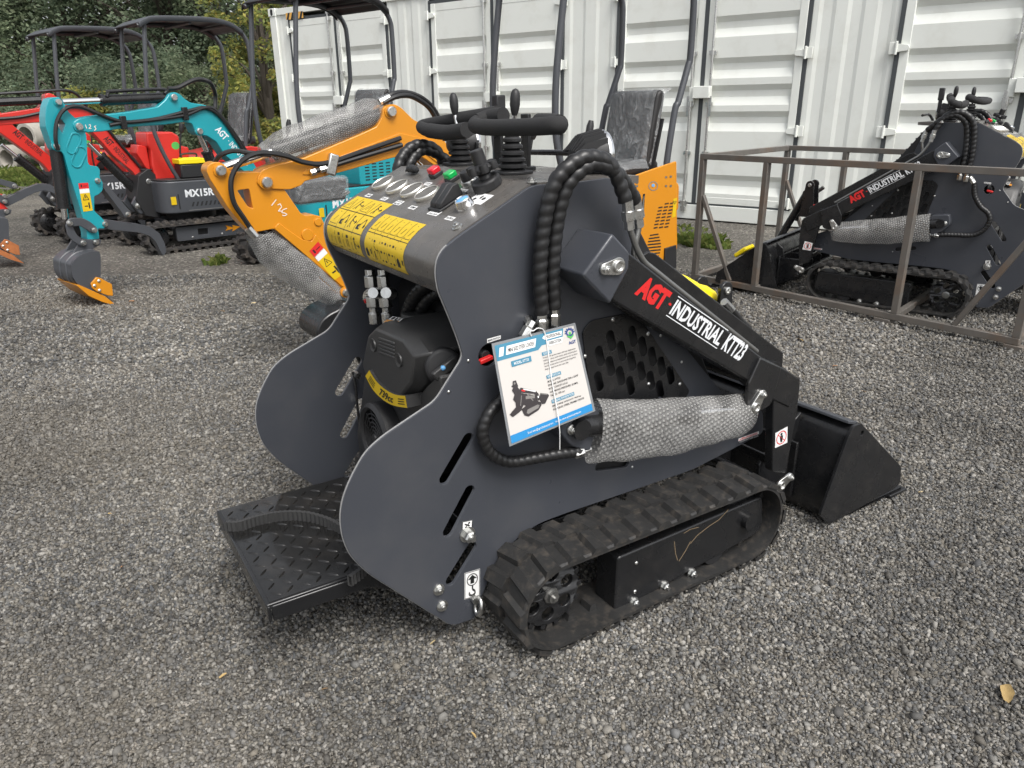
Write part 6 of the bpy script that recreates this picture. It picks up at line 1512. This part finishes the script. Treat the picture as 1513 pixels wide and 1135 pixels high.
def tree(name, label, x, y, h, r, n, mat, seed, low=.1, leaf=.10, group=None, cat='tree', clumps=46):
    t = thing(name, label, cat, (x, y, 0), 0, group); rng = np.random.default_rng(seed); m = MB(); tips = []
    top = Vector((rng.normal() * .3, rng.normal() * .3, h * .8)); mid = Vector((rng.normal() * .25, rng.normal() * .25, h * .4))
    tr = .018 * h + .02; P = smooth_path([(0, 0, -.1), mid, top], 8); m.tube(P, [tr * (1 - .75 * i / (len(P) - 1)) for i in range(len(P))], BARK, 9)
    for k in range(clumps):
        a = rng.uniform(0, 2 * PI); f = rng.uniform(low, 1.0); rr = r * (1 - .45 * abs(f - .5) * 2 * (1 if f > .5 else .55)) * math.sqrt(rng.uniform(.12, 1)); c = Vector((math.cos(a) * rr, math.sin(a) * rr, h * f))
        tips.append(c)
        if k % 2 == 0:
            s = P[min(len(P) - 1, int(len(P) * min(.95, f * .85)))]; q = s.lerp(c, .5) + Vector((0, 0, .12 * h * rng.uniform(-.3, 1) * .4)); m.tube(smooth_path([s, q, c], 5), [tr * .35 * (1 - .8 * i / 10) for i in range(11)], BARK, 5)
    m.build('trunk', t)
    pts = []; per = n // clumps
    for c in tips:
        s = r * rng.uniform(.16, .34); q = rng.normal(size=(int(per * rng.uniform(.6, 1.4)), 3)); q /= (np.linalg.norm(q, axis=1)[:, None] + 1e-6); q *= (rng.random(len(q)) ** .5)[:, None] * np.array([s, s, s * .7]); pts.append(q + np.array(c))
    C = np.concatenate(pts); C[:, 2] = np.maximum(C[:, 2], .05)
    o = bpy.data.objects.new('crown', leaves_mesh(C, leaf, mat, rng)); COL.objects.link(o); o.parent = t
    return t
def at_depth(px, Y): d = ray(px, 150); return d.x / d.y * Y
GT = 'trees behind the yard'
spec = [(-25, 19.5, 8.5, 2.6, LEAF_D, 'dark tree at the far left edge behind the concrete pipes'), (48, 21.5, 9, 2.8, LEAF_M, 'mid green tree behind the far red canopy, second from the left edge'), (110, 18.5, 7.5, 2.4, LEAF_D, 'dark leafy tree between the two red canopies'), (172, 21, 9, 2.8, LEAF_M, 'mid green tree behind the left posts of the near red canopy'),
        (228, 18.8, 8, 2.5, LEAF_D, 'dark tree seen through the near red canopy'), (285, 20.5, 9, 2.8, LEAF_D, 'dark tree right of the near red canopy middle'), (338, 18.6, 8, 2.4, LEAF_M, 'mid green tree just left of the yellowing one'), (415, 20, 9, 2.8, LEAF_D, 'dark tree behind the yellowing tree by the container'), (-90, 17.5, 8, 2.6, LEAF_M, 'mid green tree outside the left edge of the yard')]
for i, (px, Y, h_, r_, mt_, lb) in enumerate(spec): tree('leafy_tree', lb, at_depth(px, Y + 4.5), Y + 4.5, h_ * 1.1, r_ * 1.2, 20000, mt_, 30 + i, .06, .08, GT, clumps=64)
tree('leafy_tree', 'yellowing tree with golden leaves beside the left end of the container', at_depth(398, 17.6), 17.6, 6.4, 1.15, 17000, LEAF_Y, 71, .10, .062, GT, clumps=80)
GB = 'bushes along the edge of the yard'
for i, (px, Y, h_, r_, mt_, lb) in enumerate(((150, 15.6, 1.5, 1.2, LEAF_Y, 'yellow-green bush behind the near red boom'), (255, 15.8, 1.9, 1.3, LEAF_M, 'green bush under the near red canopy'), (400, 14.9, 1.5, .8, LEAF_Y, 'yellow-green bush at the foot of the container corner'), (70, 16.2, 2.2, 1.5, LEAF_D, 'dark green bush behind the concrete pipes'), (-20, 16.5, 2.6, 1.6, LEAF_M, 'green bush at the left edge behind the pipes'), (200, 16.4, 2.4, 1.6, LEAF_D, 'dark bush behind the near red console'), (320, 16.2, 2.3, 1.4, LEAF_M, 'green bush behind the near red seat'))):
    tree('bush', lb, at_depth(px, Y + 4), Y + 4, h_ * 1.15, r_ * 1.2, 6500, mt_, 90 + i, .08, .06, GB, 'bush', 30)
rng = np.random.default_rng(5); n = 36000
C = np.stack([rng.uniform(-36, -2, n), rng.uniform(29, 34, n), rng.uniform(0, 1, n) ** 1.1 * (8 + 2 * np.sin(rng.uniform(0, 1, n)))], 1); C[:, 2] *= (.75 + .25 * np.sin(C[:, 0] * .9) * np.sin(C[:, 0] * .37 + 1))
o = bpy.data.objects.new('far_wood', leaves_mesh(C, .20, LEAF_M, rng)); COL.objects.link(o); kind(o, 'stuff')
# grass and weeds
def tuft(cx, cy, r, n, h, rng):
    a = rng.uniform(0, 2 * PI, n); q = r * np.sqrt(rng.random(n)); B = np.stack([cx + q * np.cos(a), cy + q * np.sin(a), np.zeros(n)], 1); return B, h * rng.uniform(.4, 1.1, n)
def blades(name, tufts, mat, seed, w=.012, knd='stuff'):
    rng = np.random.default_rng(seed); vs = []; fs = []
    for cx, cy, r_, n_, h_ in tufts:
        B, Hh = tuft(cx, cy, r_, n_, h_, rng)
        for b, hh in zip(B, Hh):
            a = rng.uniform(0, 2 * PI); d = np.array([math.cos(a), math.sin(a), 0]) ; l = rng.uniform(.3, 1.0) * hh; p = np.array([-d[1], d[0], 0]) * w * rng.uniform(.6, 1.6); k = len(vs)
            m1 = b + d * l * .4 + np.array([0, 0, hh * .7]); t_ = b + d * l + np.array([0, 0, hh * rng.uniform(.6, 1)])
            vs += [b - p, b + p, m1 + p * .9, t_, m1 - p * .9]; fs += [(k, k + 1, k + 2, k + 3, k + 4)]
    me = bpy.data.meshes.new(name); me.from_pydata([tuple(v) for v in vs], [], fs); me.materials.append(mat); o = bpy.data.objects.new(name, me); COL.objects.link(o); kind(o, knd); return o
T = []
for px, py, r_, n_, h_ in ((30, 272, .9, 420, .10), (62, 262, .7, 300, .09), (15, 285, .5, 160, .07), (75, 250, .9, 400, .14), (20, 255, 1.2, 600, .2), (5, 262, .8, 300, .12), (110, 246, 1.2, 500, .2), (-20, 270, 1, 400, .12), (45, 246, 1.2, 600, .25), (1004, 340, .3, 60, .06)):
    p = ground(px, py); T.append((p.x, p.y, r_, n_, h_))
blades('grass', T, LEAF_G, 3, .016)
T = []
for px, py, r_, n_, h_ in ((1038, 362, .20, 190, .13), (1012, 358, .15, 120, .11), (1058, 366, .14, 90, .08), (318, 390, .10, 60, .07), (325, 386, .06, 40, .08)):
    p = ground(px, py); T.append((p.x, p.y, r_, n_, h_))
blades('weeds', T, LEAF_G, 4, .013)
# dry leaves lying about, each its own
DRY = [pmat('dry_leaf_%s' % k, c, .7, var=.2, vscale=30) for k, c in (('yellow', (.36, .25, .10)), ('orange', (.32, .16, .07)), ('brown', (.22, .14, .07)), ('pale', (.45, .36, .2)))]
rl = random.Random(9); protos = []
for k in range(4):
    m = MB(); out = []; n = 14
    for i in range(n):
        t = 2 * PI * i / n; r_ = .5 * (1 + .25 * math.cos(2 * t) + .12 * rl.uniform(-1, 1)); out.append((r_ * math.cos(t), r_ * .55 * math.sin(t), .10 * abs(math.sin(t)) + .08 * rl.random()))
    vs = [(0, 0, .02)] + out; m.add(vs, [(0, 1 + i, 1 + (i + 1) % n) for i in range(n)], DRY[k]); o = m.build('fallen_leaf', None, angle=80); protos.append(o)
LPX = [(1487, 1032, .062), (182, 840, .018), (860, 885, .018), (640, 953, .016), (1182, 505, .045), (1165, 498, .03), (1234, 543, .022), (1276, 581, .02), (1080, 503, .022), (480, 1022, .013), (330, 1002, .016), (700, 1090, .014), (195, 447, .03), (375, 450, .032), (330, 462, .028), (1360, 730, .016), (163, 762, .014)]
for i, (px, py, s_) in enumerate(LPX):
    o = protos[i] if i < 4 else protos[rl.randrange(4)].copy()
    if i >= 4: COL.objects.link(o)
    p = ground(px, py); o.location = (p.x, p.y, .006 + s_ * .1); o.scale = (s_, s_, s_); o.rotation_euler = (rl.uniform(-.35, .35), rl.uniform(-.35, .35), rl.uniform(0, 6.28))
    tag(o, 'small dry fallen leaf lying on the dark gravel', 'leaf', 'dry leaves on the gravel')
o = protos[0]; tag(o, 'largest dry leaf on the gravel, at the lower right corner', 'leaf', 'dry leaves on the gravel')

# ================================================================== concrete pipes and block at the back left
def pipe(label, c, d, ro, ri, L):
    t = MB(); d = Vector(d).normalized(); c = Vector(c); t.lathe([(ri, 0), (ro - .015, 0), (ro, .015), (ro, L), (ri, L)], c, d, CONCRETE, 36, False); t.lathe([(ri, L), (ri, 0)], c, d, CONCRETE, 36, False)
    return tag(t.build('concrete_pipe', None), label, 'pipe', 'concrete pipes stacked at the back left')
pd = Vector((.30, .95, 0))
b_ = ground(14, 254); pipe('concrete pipe lying lowest at the left edge of the picture, its round hole facing us', (b_.x, b_.y, .30), pd, .31, .20, 2.0)
b2_ = ground(64, 258); pipe('concrete pipe on the ground right of the lowest one, behind the far red boom', (b2_.x + .1, b2_.y, .30), Vector((.55, .83, 0)), .31, .22, 2.0)
pipe('concrete pipe lying on top of the other two', ((b_.x + b2_.x) / 2 + .12, (b_.y + b2_.y) / 2 + .1, .80), pd, .30, .22, 2.0)

# ================================================================== camera and light
cam = bpy.data.cameras.new('camera'); co = bpy.data.objects.new('camera', cam); COL.objects.link(co); sc.camera = co
cam.sensor_width = 36; cam.lens = F_PX / 1513 * 36; cam.clip_start = .02; cam.clip_end = 500
co.matrix_world = Matrix((_R, _U, -_fw)).transposed().to_4x4(); co.location = EYE
cam.dof.use_dof = False
SUN_D = Vector((.35, -.62, 1.05)).normalized()
w = bpy.data.worlds.new('World'); sc.world = w; w.use_nodes = True; N, L = w.node_tree.nodes, w.node_tree.links
sky = N.new('ShaderNodeTexSky'); sky.sky_type = 'NISHITA'; sky.sun_disc = False; sky.sun_elevation = math.asin(SUN_D.z); sky.sun_rotation = math.atan2(SUN_D.x, SUN_D.y); sky.dust_density = 4; sky.air_density = 1.0
hs = N.new('ShaderNodeHueSaturation'); hs.inputs['Saturation'].default_value = .22; hs.inputs['Value'].default_value = 1.0
L.new(sky.outputs['Color'], hs.inputs['Color']); L.new(hs.outputs['Color'], N['Background'].inputs['Color']); N['Background'].inputs['Strength'].default_value = .11
sl_ = bpy.data.lights.new('sun', 'SUN'); sl_.energy = 1.1; sl_.angle = math.radians(25); sl_.color = (1, .965, .92)
so = bpy.data.objects.new('sun', sl_); COL.objects.link(so); so.rotation_euler = SUN_D.to_track_quat('Z', 'Y').to_euler(); so.location = (3, -5, 9)
sc.view_settings.view_transform = 'Standard'; sc.view_settings.look = 'None'; sc.view_settings.gamma = 1; sc.view_settings.use_curve_mapping = False
sc.view_settings.exposure = 1.05
sc.render.engine = 'CYCLES'; sc.cycles.use_denoising = True; sc.cycles.max_bounces = 8; sc.cycles.transparent_max_bounces = 24
sc.render.resolution_x, sc.render.resolution_y = 1024, 768
